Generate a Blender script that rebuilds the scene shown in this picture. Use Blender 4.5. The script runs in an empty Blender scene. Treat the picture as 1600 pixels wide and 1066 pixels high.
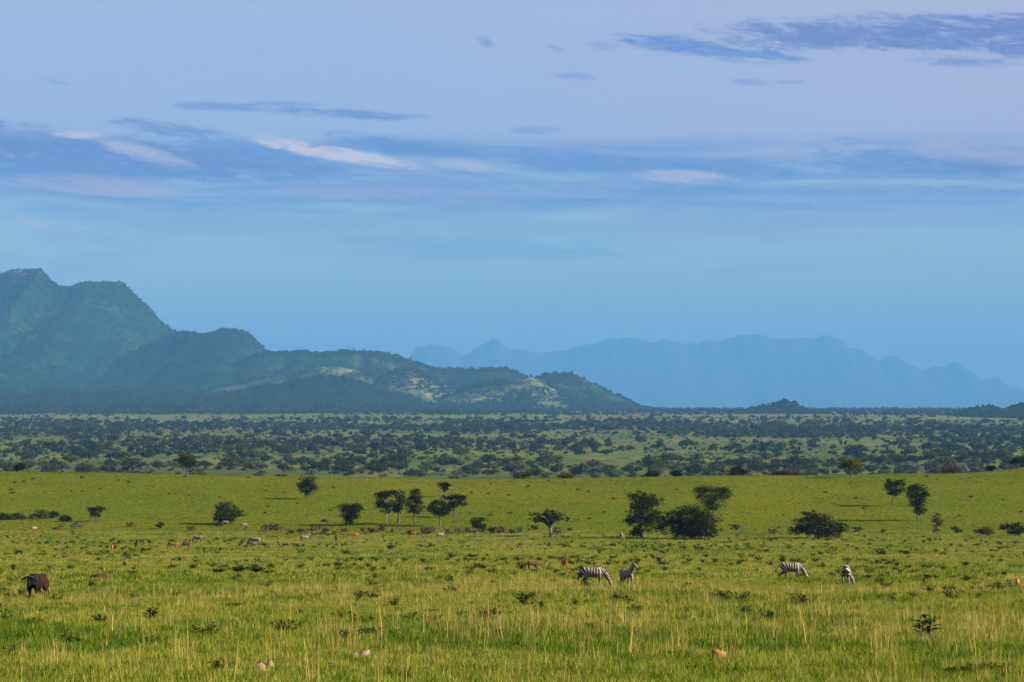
import bpy, math, random
import numpy as np
from mathutils import Vector, Matrix

random.seed(7)
RNG = np.random.default_rng(11)
scene = bpy.context.scene
COL = scene.collection

# ------------------------------------------------------------------ camera
F = 4444.0            # focal length in photograph pixels (1600 wide) ~ 100 mm lens
HZ = 640.0            # photograph row of the true horizon
CAMZ = 52.0
PITCH = math.atan((HZ - 533.0) / F)
cam_d = bpy.data.cameras.new('camera')
cam_d.sensor_width = 36.0
cam_d.lens = 36.0 * F / 1600.0
cam_d.clip_start = 0.5
cam_d.clip_end = 150000.0
cam = bpy.data.objects.new('camera', cam_d)
cam.location = (0, 0, CAMZ)
cam.rotation_euler = (math.radians(90) + PITCH, 0, 0)
COL.objects.link(cam)
scene.camera = cam

# ------------------------------------------------------------------ light and sky
EXPOSURE = 1.85
SKY_STRENGTH = 0.05
SUN_EL = math.radians(25)
SUN_AZ = math.radians(99)      # clockwise from the view direction: from the right, a little behind
SUN_STRENGTH = 5.0
HAZE_DENSITY = 4.0e-5
HAZE_COLOR = (0.098, 0.290, 0.575, 1)

scene.render.engine = 'CYCLES'
scene.view_settings.view_transform = 'Standard'
scene.view_settings.look = 'None'
scene.view_settings.gamma = 1.0
scene.view_settings.use_curve_mapping = False
scene.view_settings.exposure = EXPOSURE
cy = scene.cycles
cy.use_denoising = True
cy.max_bounces = 3
cy.diffuse_bounces = 1
cy.glossy_bounces = 1
cy.transmission_bounces = 3
cy.transparent_max_bounces = 4
cy.volume_bounces = 0
cy.caustics_reflective = False
cy.caustics_refractive = False
scene.render.filter_size = 1.2


class Nodes:
    """small helper that wires node trees"""
    def __init__(self, tree):
        self.t = tree
        tree.nodes.clear()

    def add(self, kind, ins=None, **props):
        n = self.t.nodes.new(kind)
        for k, v in props.items():
            setattr(n, k, v)
        for k, v in (ins or {}).items():
            s = n.inputs[k]
            if isinstance(v, bpy.types.NodeSocket):
                self.t.links.new(v, s)
            else:
                s.default_value = v
        return n

    def m(self, op, a, b=0.0, c=0.0, clamp=False):
        n = self.add('ShaderNodeMath', {0: a, 1: b, 2: c}, operation=op)
        n.use_clamp = clamp
        return n.outputs[0]

    def ramp(self, x, lo, hi, a=0.0, b=1.0):
        n = self.add('ShaderNodeMapRange', {0: x, 1: lo, 2: hi, 3: a, 4: b}, interpolation_type='SMOOTHSTEP')
        return n.outputs[0]

    def mix(self, f, a, b):
        n = self.add('ShaderNodeMix', data_type='RGBA')
        for i, v in ((0, f), (6, a), (7, b)):
            if isinstance(v, bpy.types.NodeSocket):
                self.t.links.new(v, n.inputs[i])
            else:
                n.inputs[i].default_value = v if i == 0 else tuple(v)[:3] + (1,)
        return n.outputs[2]

    def noise(self, vec, scale, detail=3, rough=0.55, dist=0.0):
        return self.add('ShaderNodeTexNoise', {'Vector': vec, 'Scale': scale, 'Detail': detail,
                                               'Roughness': rough, 'Distortion': dist}).outputs[0]

    def vec(self, x, y, z=0.0):
        return self.add('ShaderNodeCombineXYZ', {0: x, 1: y, 2: z}).outputs[0]


def build_world():
    w = bpy.data.worlds.new('World')
    scene.world = w
    w.use_nodes = True
    N = Nodes(w.node_tree)
    sky = N.add('ShaderNodeTexSky', sky_type='NISHITA')
    sky.sun_disc = False
    sky.sun_elevation = SUN_EL
    sky.sun_rotation = SUN_AZ
    sky.altitude = 900
    sky.air_density = 1.2
    sky.dust_density = 0.25
    sky.ozone_density = 4.0
    d = N.add('ShaderNodeTexCoord').outputs['Generated']
    s = N.add('ShaderNodeSeparateXYZ', {0: d})
    az = N.m('ARCTAN2', s.outputs[0], s.outputs[1])
    el = N.m('ARCSINE', s.outputs[2])
    U = N.m('MULTIPLY', az, F / 1000)           # thousand photograph pixels
    V = N.m('MULTIPLY', el, F / 1000)
    k = 1.0 / (2 ** EXPOSURE * SKY_STRENGTH)

    def col(r, g, b):                             # display colour of a cloud -> sky radiance
        f = lambda c: ((c / 255 + 0.055) / 1.055) ** 2.4
        return (f(r) * k, f(g) * k, f(b) * k, 1)

    base = N.add('ShaderNodeMix', data_type='RGBA', blend_type='MULTIPLY')
    base.inputs[0].default_value = 1.0
    base.inputs[7].default_value = (0.72, 0.73, 0.78, 1)
    N.t.links.new(sky.outputs[0], base.inputs[6])
    base = base.outputs[2]
    # thin high veil over the upper sky
    uv1 = N.vec(N.m('MULTIPLY', U, 1.3), N.m('MULTIPLY', V, 5.0), 0.3)
    n1 = N.noise(uv1, 1.6, 4, 0.5)
    veil = N.ramp(N.m('ADD', V, N.m('MULTIPLY', N.m('SUBTRACT', n1, 0.5), 0.16)), 0.26, 0.46, 0.10, 0.93)
    pink = N.ramp(U, -0.5, 1.0)
    veil_c = N.mix(pink, col(180, 193, 229), col(197, 191, 220))
    c = N.mix(veil, base, veil_c)
    # streaky blue violet deck low in the sky
    uvw = N.noise(N.vec(N.m('MULTIPLY', U, 2.2), N.m('MULTIPLY', V, 9.0), 1.7), 1.0, 4, 0.55)
    vw = N.m('ADD', V, N.m('MULTIPLY', N.m('SUBTRACT', uvw, 0.5), 0.05))
    uv2 = N.vec(N.m('MULTIPLY', U, 2.0), N.m('MULTIPLY', vw, 24.0), 4.1)
    n2 = N.noise(uv2, 1.5, 7, 0.58, 0.4)
    env = N.m('MULTIPLY', N.ramp(vw, 0.25, 0.345), N.ramp(vw, 0.405, 0.432, 1, 0))
    leftw = N.ramp(U, -0.9, 0.9, 1.0, 0.68)
    deck = N.m('MULTIPLY', N.m('MULTIPLY', N.ramp(n2, 0.32, 0.60), env), leftw)
    c = N.mix(N.m('MULTIPLY', deck, 0.85), c, col(100, 128, 202))
    uv3 = N.vec(N.m('MULTIPLY', U, 2.6), N.m('MULTIPLY', vw, 30.0), 9.4)
    n3 = N.noise(uv3, 1.3, 7, 0.6, 0.5)
    env3 = N.m('MULTIPLY', N.ramp(vw, 0.14, 0.29), N.ramp(vw, 0.38, 0.43, 1, 0))
    c = N.mix(N.m('MULTIPLY', N.m('MULTIPLY', N.ramp(n3, 0.45, 0.68), env3), 0.75), c, col(176, 174, 214))

    # separate clouds: centre and half sizes in photograph pixels, slope, colour, strength
    frag = N.noise(N.vec(N.m('MULTIPLY_ADD', V, 26.0, N.m('MULTIPLY', U, 11.0)), N.m('MULTIPLY', V, 46.0), 2.2), 1.5, 8, 0.62, 0.6)
    fine = N.noise(N.vec(N.m('MULTIPLY_ADD', V, 60.0, N.m('MULTIPLY', U, 44.0)), N.m('MULTIPLY', V, 130.0), 5.2), 1.4, 6, 0.6, 0.3)
    fr = N.m('ADD', N.m('MULTIPLY', N.m('SUBTRACT', frag, 0.5), 4.2), N.m('MULTIPLY', N.m('SUBTRACT', fine, 0.5), 2.4))
    dark, violet, blue = col(117, 127, 192), col(112, 122, 192), col(106, 134, 202)
    white, cream, rose = col(244, 224, 226), col(226, 212, 224), col(208, 186, 212)
    clouds = [
        # x, y, half width, half height, slope (down to the right), colour, strength
        (1400, 60, 250, 22, 0.00, dark, 0.95), (1560, 62, 160, 24, 0.00, violet, 0.9), (1270, 56, 90, 17, 0.02, dark, 0.7),
        (1105, 80, 130, 11, 0.13, blue, 0.9), (1045, 70, 60, 9, 0.10, blue, 0.7), (1500, 104, 70, 7, 0.06, blue, 0.6),
        (1590, 90, 40, 10, 0.02, violet, 0.6), (1170, 131, 24, 3.5, 0.05, blue, 0.4), (1235, 132, 20, 3, 0.0, blue, 0.35),
        (900, 120, 28, 4, 0.06, blue, 0.5), (760, 68, 12, 6, 0.35, blue, 0.5), (866, 77, 13, 4, 0.3, blue, 0.5), (935, 72, 26, 6, 0.1, blue, 0.35),
        (90, 134, 20, 3, 0.2, blue, 0.4), (385, 172, 110, 5, 0.03, blue, 0.65), (550, 180, 90, 6, 0.04, blue, 0.85), (445, 166, 45, 4, 0.02, blue, 0.5),
        (270, 206, 70, 10, 0.12, dark, 0.75), (640, 232, 115, 11, 0.15, blue, 0.9), (835, 204, 34, 5, 0.0, blue, 0.5),
        (80, 240, 190, 26, 0.10, violet, 0.95), (260, 262, 260, 22, 0.02, violet, 0.75), (400, 238, 120, 17, 0.12, blue, 0.7), (180, 272, 330, 10, 0.03, blue, 0.8),
        (930, 258, 130, 14, 0.06, blue, 0.8), (1130, 265, 110, 10, 0.05, blue, 0.85), (1400, 258, 150, 17, 0.06, blue, 0.85), (1540, 262, 120, 14, 0.03, violet, 0.7),
        (1325, 225, 20, 5, 0.1, blue, 0.5), (1500, 105, 60, 4, 0.0, blue, 0.4), (900, 295, 300, 8, 0.02, blue, 0.5), (1350, 300, 300, 8, 0.02, blue, 0.5),
        (1000, 318, 320, 6, 0.02, blue, 0.5), (760, 388, 220, 14, 0.02, col(112, 160, 214), 0.4),
        (125, 216, 34, 5, 0.03, white, 0.85), (230, 245, 60, 9, 0.25, cream, 0.7), (455, 230, 62, 8, 0.20, white, 1.0), (545, 245, 78, 9, 0.14, white, 1.0),
        (730, 258, 48, 8, 0.10, cream, 0.6), (1065, 277, 66, 8, 0.05, cream, 0.75), (1480, 240, 52, 13, 0.10, rose, 0.6), (1565, 252, 60, 9, 0.1, rose, 0.6),
        (150, 293, 100, 12, 0.05, rose, 0.6), (215, 300, 50, 7, 0.05, rose, 0.5), (75, 353, 55, 6, 0.08, cream, 0.55), (600, 303, 170, 11, 0.05, rose, 0.45), (1040, 372, 75, 9, 0.0, rose, 0.35),
        (1550, 408, 34, 18, 0.0, rose, 0.2), (1225, 517, 60, 12, 0.0, rose, 0.2),
    ]
    for (x, y, a, b, sl, cc, st) in clouds:
        u0, v0 = (x - 800) / 1000, (HZ - y) / 1000
        du = N.m('SUBTRACT', U, u0)
        dv = N.m('MULTIPLY_ADD', du, sl, N.m('SUBTRACT', V, v0))
        q = N.m('ADD', N.m('POWER', N.m('MULTIPLY', du, 1000 / a / 1.25), 2.0), N.m('POWER', N.m('MULTIPLY', dv, 1000 / b / 1.35), 2.0))
        body = N.m('ADD', N.m('SUBTRACT', 1.0, q), fr)
        f = N.m('MULTIPLY', N.ramp(body, -0.5, 1.25), N.ramp(q, 0.55, 2.4, st, 0))
        c = N.mix(f, c, cc)
    bg = N.add('ShaderNodeBackground', {0: c, 1: SKY_STRENGTH})
    N.add('ShaderNodeOutputWorld', {0: bg.outputs[0]})
    w.cycles.sampling_method = 'MANUAL'
    w.cycles.sample_map_resolution = 512


build_world()
sun_d = bpy.data.lights.new('sun', 'SUN')
sun_d.energy = SUN_STRENGTH
sun_d.angle = math.radians(0.5)
sun_d.color = (1.0, 0.89, 0.68)
sun = bpy.data.objects.new('sun', sun_d)
COL.objects.link(sun)
sdir = Vector((math.sin(SUN_AZ) * math.cos(SUN_EL), math.cos(SUN_AZ) * math.cos(SUN_EL), math.sin(SUN_EL)))
sun.rotation_euler = sdir.to_track_quat('Z', 'Y').to_euler()
sun.location = (300, 0, 400)


# ------------------------------------------------------------------ numpy noise and mesh helpers
def _hash(ix, iy, seed):
    h = (ix.astype(np.int64) * 374761393 + iy.astype(np.int64) * 668265263 + seed * 974634777) & 0xFFFFFFFF
    h = ((h ^ (h >> 13)) * 1274126177) & 0xFFFFFFFF
    return ((h ^ (h >> 16)) & 0xFFFF) / 65535.0


def vnoise(x, y, seed=0):
    x = np.asarray(x, float); y = np.asarray(y, float)
    ix, iy = np.floor(x), np.floor(y)
    fx, fy = x - ix, y - iy
    fx = fx * fx * (3 - 2 * fx); fy = fy * fy * (3 - 2 * fy)
    a, b = _hash(ix, iy, seed), _hash(ix + 1, iy, seed)
    c, d = _hash(ix, iy + 1, seed), _hash(ix + 1, iy + 1, seed)
    return a + (b - a) * fx + (c - a) * fy + (a - b - c + d) * fx * fy


def fbm(x, y, seed=0, octaves=4):
    s, amp, tot = 0.0, 1.0, 0.0
    for o in range(octaves):
        s = s + amp * vnoise(np.asarray(x) * 2 ** o, np.asarray(y) * 2 ** o, seed + o * 17)
        tot += amp; amp *= 0.5
    return s / tot


def sstep(x, a, b):
    t = np.clip((np.asarray(x, float) - a) / (b - a), 0, 1)
    return t * t * (3 - 2 * t)


def mesh_from(name, verts, faces, mat=None, smooth=False):
    """verts (n,3), faces (m,k) array"""
    verts = np.asarray(verts, np.float32); faces = np.asarray(faces, np.int32)
    me = bpy.data.meshes.new(name)
    k = faces.shape[1]
    me.vertices.add(len(verts)); me.vertices.foreach_set('co', verts.ravel())
    me.loops.add(faces.size); me.loops.foreach_set('vertex_index', faces.ravel())
    me.polygons.add(len(faces))
    me.polygons.foreach_set('loop_start', np.arange(0, faces.size, k, dtype=np.int32))
    me.update(calc_edges=True)
    if smooth:
        me.polygons.foreach_set('use_smooth', np.ones(len(faces), bool))
    if mat:
        me.materials.append(mat)
    me.validate()
    return me


def link(name, data, parent=None, loc=(0, 0, 0), rz=0.0, scale=None):
    o = bpy.data.objects.new(name, data)
    o.location = loc
    o.rotation_euler = (0, 0, rz)
    if scale is not None:
        o.scale = (scale, scale, scale) if np.isscalar(scale) else scale
    o.parent = parent
    COL.objects.link(o)
    return o


def tag(o, label, cat, group=None):
    o['label'] = label; o['category'] = cat
    if group:
        o['group'] = group
    return o


# ------------------------------------------------------------------ terrain
_PY = np.array([-400, 0, 20, 60, 100, 170, 300, 480, 560, 590, 620, 660, 700, 740, 780, 810, 830, 860, 920, 1100, 1600, 2000, 3500, 5000, 6500, 8000, 9500, 12000, 16000, 90000], float)
_PZ = np.array([-2.2, -2.2, -3.3, -5.75, -7.6, -10.6, -16.2, -23.0, -25.1, -25.6, -25.1, -24.2, -22.8, -21.3, -19.7, -19.05, -19.05, -20, -23.5, -33, -47, -50, -48.5, -40.5, -28, -15.5, -8, -4, -2, -2], float)
_m = np.gradient(_PZ, _PY)


def profile(Y):
    Y = np.asarray(Y, float)
    i = np.clip(np.searchsorted(_PY, Y) - 1, 0, len(_PY) - 2)
    h = _PY[i + 1] - _PY[i]
    t = np.clip((Y - _PY[i]) / h, 0, 1)
    dl = (_PZ[i + 1] - _PZ[i]) / h
    # monotone-ish hermite slopes
    m0 = np.where(np.abs(_m[i]) > 3 * np.abs(dl), 3 * dl, _m[i]); m1 = np.where(np.abs(_m[i + 1]) > 3 * np.abs(dl), 3 * dl, _m[i + 1])
    return ((2 * t**3 - 3 * t**2 + 1) * _PZ[i] + (t**3 - 2 * t**2 + t) * h * m0 + (-2 * t**3 + 3 * t**2) * _PZ[i + 1] + (t**3 - t**2) * h * m1)


_CX = np.array([-400, 0, 200, 400, 700, 900, 1100, 1300, 1500, 1640, 2000], float)
_CR = np.array([737, 736.5, 739, 744, 748, 747, 743, 742.5, 739, 736, 734], float)


def ground(X, Y):
    X = np.asarray(X, float); Y = np.asarray(Y, float)
    z = CAMZ + profile(Y)
    px = 800 + F * X / np.maximum(Y, 50)
    crest = -(np.interp(px, _CX, _CR) - 742.0) / F * 825
    z = z + crest * sstep(Y, 640, 810) * (1 - sstep(Y, 950, 1300))
    z = z + 2.8 * np.exp(-((px - 1655) / 75) ** 2 - ((Y - 862) / 40) ** 2)
    # shallow dry gully at the foot of the meadow
    gy = 585 + 18 * (fbm(X / 60, 0 * X, 5, 3) - 0.5) + 0.08 * X
    z = z - 0.55 * np.exp(-((Y - gy) / 7.0) ** 2) * sstep(px, 1000, 700)
    near = sstep(Y, 20, 80) * (1 - sstep(Y, 950, 1300))
    z = z + near * (0.7 * (fbm(X / 45, Y / 60, 3, 3) - 0.5) + 0.16 * (fbm(X / 5, Y / 7, 8, 3) - 0.5))
    z = z + sstep(Y, 1600, 2200) * 5.0 * (fbm(X / 420, Y / 700, 21, 3) - 0.5)
    return z


def ray(px, py):
    xc, yc = (px - 800) / F, (533 - py) / F
    return np.array([xc, math.cos(PITCH) - yc * math.sin(PITCH), math.sin(PITCH) + yc * math.cos(PITCH)])


def spot(px, py):
    """point of the terrain seen at a photograph position; also metres per photograph pixel there"""
    d = ray(px, py)
    Ys = np.concatenate([np.linspace(45, 1500, 6000), np.linspace(1500, 16000, 8000)])
    k = Ys / d[1]
    h = CAMZ + k * d[2] - ground(k * d[0], Ys)
    neg = np.nonzero(h < 0)[0]
    i = neg[0] if len(neg) else len(Ys) - 1
    if i > 0 and h[i - 1] != h[i]:
        f = h[i - 1] / (h[i - 1] - h[i])
        Y = Ys[i - 1] + f * (Ys[i] - Ys[i - 1])
    else:
        Y = Ys[i]
    X = Y / d[1] * d[0]
    return Vector((X, Y, float(ground(X, Y)))), Y / F


def at_dist(px, Y):
    X = (px - 800) / F * Y
    return Vector((X, Y, float(ground(X, Y)))), Y / F


# ------------------------------------------------------------------ materials
def mat_new(name):
    m = bpy.data.materials.new(name); m.use_nodes = True
    return m, Nodes(m.node_tree)


def leafy(name, c1, c2, c3=None, trans=0.3, nscale=0.4, rough=0.7, spread=1.0):
    """two sided foliage: colours wander with position and from plant to plant"""
    m, N = mat_new(name)
    pos = N.add('ShaderNodeNewGeometry').outputs['Position']
    rnd = N.add('ShaderNodeObjectInfo').outputs['Random']
    n = N.noise(pos, nscale, 2)
    f = N.m('ADD', N.m('MULTIPLY', N.m('SUBTRACT', n, 0.5), 1.6), N.m('MULTIPLY', rnd, spread), clamp=True)
    c = N.mix(f, c1, c2)
    if c3:
        isl = N.add('ShaderNodeNewGeometry').outputs['Random Per Island']
        c = N.mix(N.ramp(isl, 0.72, 0.95), c, c3)
    d = N.add('ShaderNodeBsdfDiffuse', {0: c})
    t = N.add('ShaderNodeBsdfTranslucent', {0: c})
    mx = N.add('ShaderNodeMixShader', {0: trans, 1: d.outputs[0], 2: t.outputs[0]})
    N.add('ShaderNodeOutputMaterial', {0: mx.outputs[0]})
    return m


def rough_mat(name, c1, c2, scale=3.0, rough=0.9, bump=0.3, bscale=12.0, obj=True):
    m, N = mat_new(name)
    co = N.add('ShaderNodeTexCoord').outputs['Object'] if obj else N.add('ShaderNodeNewGeometry').outputs['Position']
    n = N.noise(co, scale, 5, 0.6)
    c = N.mix(N.ramp(n, 0.35, 0.68), c1, c2)
    b = N.add('ShaderNodeBump', {'Strength': bump, 'Distance': 0.05, 'Height': N.noise(co, bscale, 5, 0.65)})
    p = N.add('ShaderNodeBsdfPrincipled', {'Base Color': c, 'Roughness': rough, 'Normal': b.outputs[0]})
    p.inputs['Specular IOR Level'].default_value = 0.15
    N.add('ShaderNodeOutputMaterial', {0: p.outputs[0]})
    return m


def ground_material():
    m, N = mat_new('savanna_ground')
    pos = N.add('ShaderNodeNewGeometry').outputs['Position']
    s = N.add('ShaderNodeSeparateXYZ', {0: pos})
    X, Y = s.outputs[0], s.outputs[1]
    big = N.noise(pos, 0.018, 4, 0.55)
    mid = N.noise(N.vec(N.m('MULTIPLY', X, 1.0), N.m('MULTIPLY', Y, 0.30)), 0.16, 5, 0.62)
    small = N.noise(N.vec(N.m('MULTIPLY', X, 1.0), N.m('MULTIPLY', Y, 0.22)), 0.9, 5, 0.65)
    # near meadow under the grass
    near = N.mix(N.ramp(mid, 0.35, 0.65), (0.034, 0.046, 0.007), (0.070, 0.074, 0.013))
    near = N.mix(N.ramp(small, 0.52, 0.70), near, (0.022, 0.026, 0.008))
    # open field beyond the gully: shorter, yellow green
    fld = N.mix(N.ramp(big, 0.38, 0.62), (0.082, 0.092, 0.005), (0.056, 0.082, 0.005))
    fld = N.mix(N.ramp(mid, 0.50, 0.72), fld, (0.088, 0.084, 0.009))
    tus = N.noise(N.vec(N.m('MULTIPLY', X, 1.0), N.m('MULTIPLY', Y, 0.27), 3.0), 1.7, 5, 0.75)
    fld = N.mix(N.ramp(tus, 0.50, 0.64), fld, (0.112, 0.118, 0.014))
    fld = N.mix(N.ramp(tus, 0.50, 0.36), fld, (0.030, 0.036, 0.004))
    fld = N.mix(N.ramp(small, 0.62, 0.74), fld, (0.030, 0.034, 0.005))
    soil = N.noise(N.vec(X, N.m('MULTIPLY', Y, 0.25), 4.0), 0.11, 4, 0.6)
    fld = N.mix(N.ramp(soil, 0.70, 0.78, 0, 0.75), fld, (0.105, 0.055, 0.022))
    c = N.mix(N.ramp(N.m('MULTIPLY_ADD', N.m('SUBTRACT', mid, 0.5), 90.0, Y), 540, 625), near, fld)
    # wooded plain
    pl1 = N.noise(N.vec(X, N.m('MULTIPLY', Y, 0.45), 7.0), 0.0045, 5, 0.6)
    pl2 = N.noise(N.vec(X, N.m('MULTIPLY', Y, 0.15), 2.0), 0.03, 5, 0.65)
    pln = N.mix(N.ramp(pl1, 0.38, 0.62), (0.048, 0.064, 0.015), (0.090, 0.098, 0.022))
    pln = N.mix(N.ramp(pl2, 0.52, 0.70), pln, (0.028, 0.034, 0.010))
    far = N.m('MULTIPLY', N.ramp(Y, 6100, 6700), N.ramp(Y, 7700, 8300, 1, 0))
    pln = N.mix(N.m('MULTIPLY', far, 0.5), pln, (0.115, 0.112, 0.034))
    c = N.mix(N.ramp(Y, 900, 1150), c, pln)
    b = N.add('ShaderNodeBump', {'Strength': 0.8, 'Distance': 0.25, 'Height': small})
    d = N.add('ShaderNodeBsdfDiffuse', {0: c, 'Normal': b.outputs[0]})
    N.add('ShaderNodeOutputMaterial', {0: d.outputs[0]})
    return m


def hill_material(name, woods, grass, rock, grass_lo=0.5, grass_hi=0.68, rock_lo=0.66, rock_z=None):
    m, N = mat_new(name)
    pos = N.add('ShaderNodeNewGeometry').outputs['Position']
    a = N.noise(pos, 0.0042, 5, 0.62)
    b = N.noise(pos, 0.02, 5, 0.65)
    r = N.noise(pos, 0.009, 4, 0.6)
    c = N.mix(N.ramp(b, 0.38, 0.64), woods, tuple(x * 1.9 for x in woods))
    c = N.mix(N.m('MULTIPLY', N.ramp(a, grass_lo, grass_hi), N.ramp(b, 0.42, 0.60, 0.05, 1)), c, grass)
    rk = N.ramp(r, rock_lo, rock_lo + 0.06)
    if rock_z:
        z = N.add('ShaderNodeSeparateXYZ', {0: pos}).outputs[2]
        rk = N.m('MAXIMUM', N.m('MULTIPLY', rk, 0.6), N.m('MULTIPLY', N.ramp(z, rock_z[0], rock_z[1]), N.ramp(b, 0.42, 0.5)))
    c = N.mix(rk, c, rock)
    bm = N.add('ShaderNodeBump', {'Strength': 1.0, 'Distance': 14.0, 'Height': b})
    d = N.add('ShaderNodeBsdfDiffuse', {0: c, 'Normal': bm.outputs[0]})
    N.add('ShaderNodeOutputMaterial', {0: d.outputs[0]})
    return m


# ------------------------------------------------------------------ ground sheet
def build_ground():
    rows = np.concatenate([np.linspace(-250, 40, 30)[:-1], np.geomspace(40, 1500, 330)[:-1], np.geomspace(1500, 74000, 180)])
    u = np.linspace(-1, 1, 241)
    t = 0.26 * u + 0.60 * u ** 5
    YY, TT = np.meshgrid(rows, t, indexing='ij')
    XX = TT * (YY + 400)
    ZZ = ground(XX, YY)
    v = np.stack([XX, YY, ZZ], -1).reshape(-1, 3)
    nr, nc = YY.shape
    i = np.arange(nr * nc).reshape(nr, nc)
    f = np.stack([i[:-1, :-1], i[:-1, 1:], i[1:, 1:], i[1:, :-1]], -1).reshape(-1, 4)
    o = link('ground', mesh_from('ground', v, f, ground_material(), True))
    o['kind'] = 'structure'
    o['label'] = 'grassy savanna falling to a wooded plain'
    return o


build_ground()

# ------------------------------------------------------------------ hills and mountains
forest = (0.010, 0.019, 0.008)
M_mount = hill_material('mountain_slopes', (0.003, 0.010, 0.007), (0.022, 0.038, 0.017), (0.22, 0.14, 0.12), 0.44, 0.66, 0.68, (765, 820))
M_hill = hill_material('wooded_hill', forest, (0.048, 0.058, 0.018), (0.12, 0.09, 0.07), 0.48, 0.66, 0.68)
M_dry = hill_material('grassy_hill', (0.020, 0.030, 0.010), (0.125, 0.122, 0.034), (0.16, 0.12, 0.085), 0.36, 0.58, 0.62)
M_dark = hill_material('dark_wooded_hill', (0.006, 0.010, 0.007), (0.022, 0.026, 0.012), (0.07, 0.06, 0.05), 0.55, 0.72, 0.72)
M_range = hill_material('distant_range', (0.02, 0.03, 0.02), (0.06, 0.07, 0.04), (0.16, 0.13, 0.11))

HILLS = {}


def hill_height(spec):
    pts, D0, Wf, Wb, seed, rough, power = spec
    k = 1.5 if D0 > 30000 else 1.15 if D0 > 9200 else 1.0
    D0, Wf, Wb = D0 * k, Wf * k, Wb * k
    spec[:] = [pts, D0, Wf, Wb, seed, rough, power]
    P = np.array(pts, float)

    def fn(px, t):
        """px photograph column of the line of sight at the crest distance, t -1 front .. +1 back"""
        zr = CAMZ + (HZ - np.interp(px, P[:, 0], P[:, 1])) / F * D0
        if D0 > 30000:
            zr = zr + ((fbm(px / 17, px * 0 + 2, 61, 4) - .5) * 13) / F * D0
        X = (px - 800) / F * D0
        Y = D0 + np.where(t < 0, t * Wf * (0.72 + 0.56 * fbm(px / 60, px * 0 + 7, seed + 5, 4)), t * Wb) + 0.12 * Wf * (fbm(px / 90, px * 0 + 3, seed, 3) - 0.5) * (1 - np.abs(t))
        g = ground(X, Y)
        a = np.abs(t)
        wob = 0.38 * (fbm(X / (Wf * 0.28), Y / (Wf * 0.9), seed + 3, 3) - 0.5)
        a2 = np.clip(a + wob * np.sin(math.pi * np.clip(a, 0, 1)), 0, 1)
        prof = (1 - a2) ** power
        prof = prof * (1 - 0.25 * np.sin(math.pi * a2)) 
        h = np.maximum(zr - g, 0)
        gul = np.abs(fbm(X / (Wf * 0.16), Y / (Wf * 0.35), seed + 9, 4) - 0.5) * 2
        z = g - 6 + (h + 6) * prof * (1 - min(rough * 1.5, .9) * gul * np.sin(math.pi * np.clip(a2, 0, 1)))
        z = z + h * 0.03 * (fbm(X / (Wf * 0.05), Y / (Wf * 0.08), seed + 13, 3) - 0.5) * (a > 0.02)
        return X, Y, z
    return fn, P


def build_hill(name, label, pts, D0, Wf, Wb, seed, mat, rough=0.5, power=1.25, step=4.0, depth=44):
    fn, P = hill_height([pts, D0, Wf, Wb, seed, rough, power])
    px = np.arange(P[0, 0], P[-1, 0] + step, step)
    t = np.concatenate([-np.linspace(1, 0, depth) ** 1.3, np.linspace(0, 1, 14)[1:]])
    PP, TT = np.meshgrid(px, t, indexing='ij')
    X, Y, Z = fn(PP, TT)
    v = np.stack([X, Y, Z], -1).reshape(-1, 3)
    nr, nc = PP.shape
    i = np.arange(nr * nc).reshape(nr, nc)
    f = np.stack([i[:-1, :-1], i[1:, :-1], i[1:, 1:], i[:-1, 1:]], -1).reshape(-1, 4)
    o = link(name, mesh_from(name, v, f, mat, True))
    o['kind'] = 'structure'; o['label'] = label
    HILLS[name + str(seed)] = (fn, P, D0)
    return o


build_hill('mountain_range', 'pale blue mountain range on the far horizon',
           [(560, 640), (600, 600), (640, 560), (652, 543), (660, 540), (698, 539), (712, 546), (725, 555), (745, 545), (758, 538), (768, 530), (780, 531), (790, 542), (798, 547), (830, 551), (868, 546), (880, 543), (888, 546),
            (900, 541), (940, 532), (975, 529), (1020, 533), (1070, 536), (1110, 533), (1150, 529), (1180, 525), (1240, 530), (1275, 527), (1305, 526), (1318, 530), (1328, 545), (1355, 549), (1366, 553), (1376, 560), (1390, 552), (1404, 554),
            (1420, 566), (1445, 577), (1470, 574), (1492, 567), (1505, 574), (1520, 584), (1535, 594), (1556, 591), (1575, 598), (1595, 610), (1640, 622), (1720, 634), (1800, 640)],
           38000, 5000, 4000, 1, M_range, 0.12, 1.1, 4.0, 30)
build_hill('mountain', 'steep blue mountain with rocky summit on the left',
           [(-520, 560), (-420, 500), (-300, 450), (-200, 462), (-110, 430), (-40, 426), (0, 424), (14, 421), (28, 422), (40, 420), (64, 421), (73, 427), (82, 438), (98, 449), (112, 447), (128, 442), (140, 440), (186, 440), (198, 449), (212, 464), (232, 482),
            (250, 502), (268, 515), (290, 530), (330, 560), (400, 592), (470, 618), (540, 640)],
           13500, 4200, 3000, 2, M_mount, 0.55, 1.15, 3.0, 60)
build_hill('foothill', 'wooded blue ridge below the mountain',
           [(60, 620), (130, 585), (200, 551), (255, 527), (275, 518), (300, 519), (318, 521), (345, 516), (360, 514), (372, 516), (388, 520), (402, 534), (414, 547), (430, 560), (460, 585), (520, 625), (560, 640)],
           12300, 2600, 1500, 3, M_mount, 0.55, 1.2, 3.0, 46)
build_hill('foothill', 'long wooded ridge running right behind the grassy hills',
           [(250, 620), (330, 585), (385, 560), (415, 552), (470, 548), (500, 552), (526, 550), (550, 548), (580, 550), (608, 553), (640, 562), (672, 575), (700, 577), (740, 578), (790, 576), (806, 580), (818, 588), (850, 602), (900, 630), (940, 640)],
           11600, 1900, 1300, 4, M_hill, 0.5, 1.2, 3.0, 40)
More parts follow.
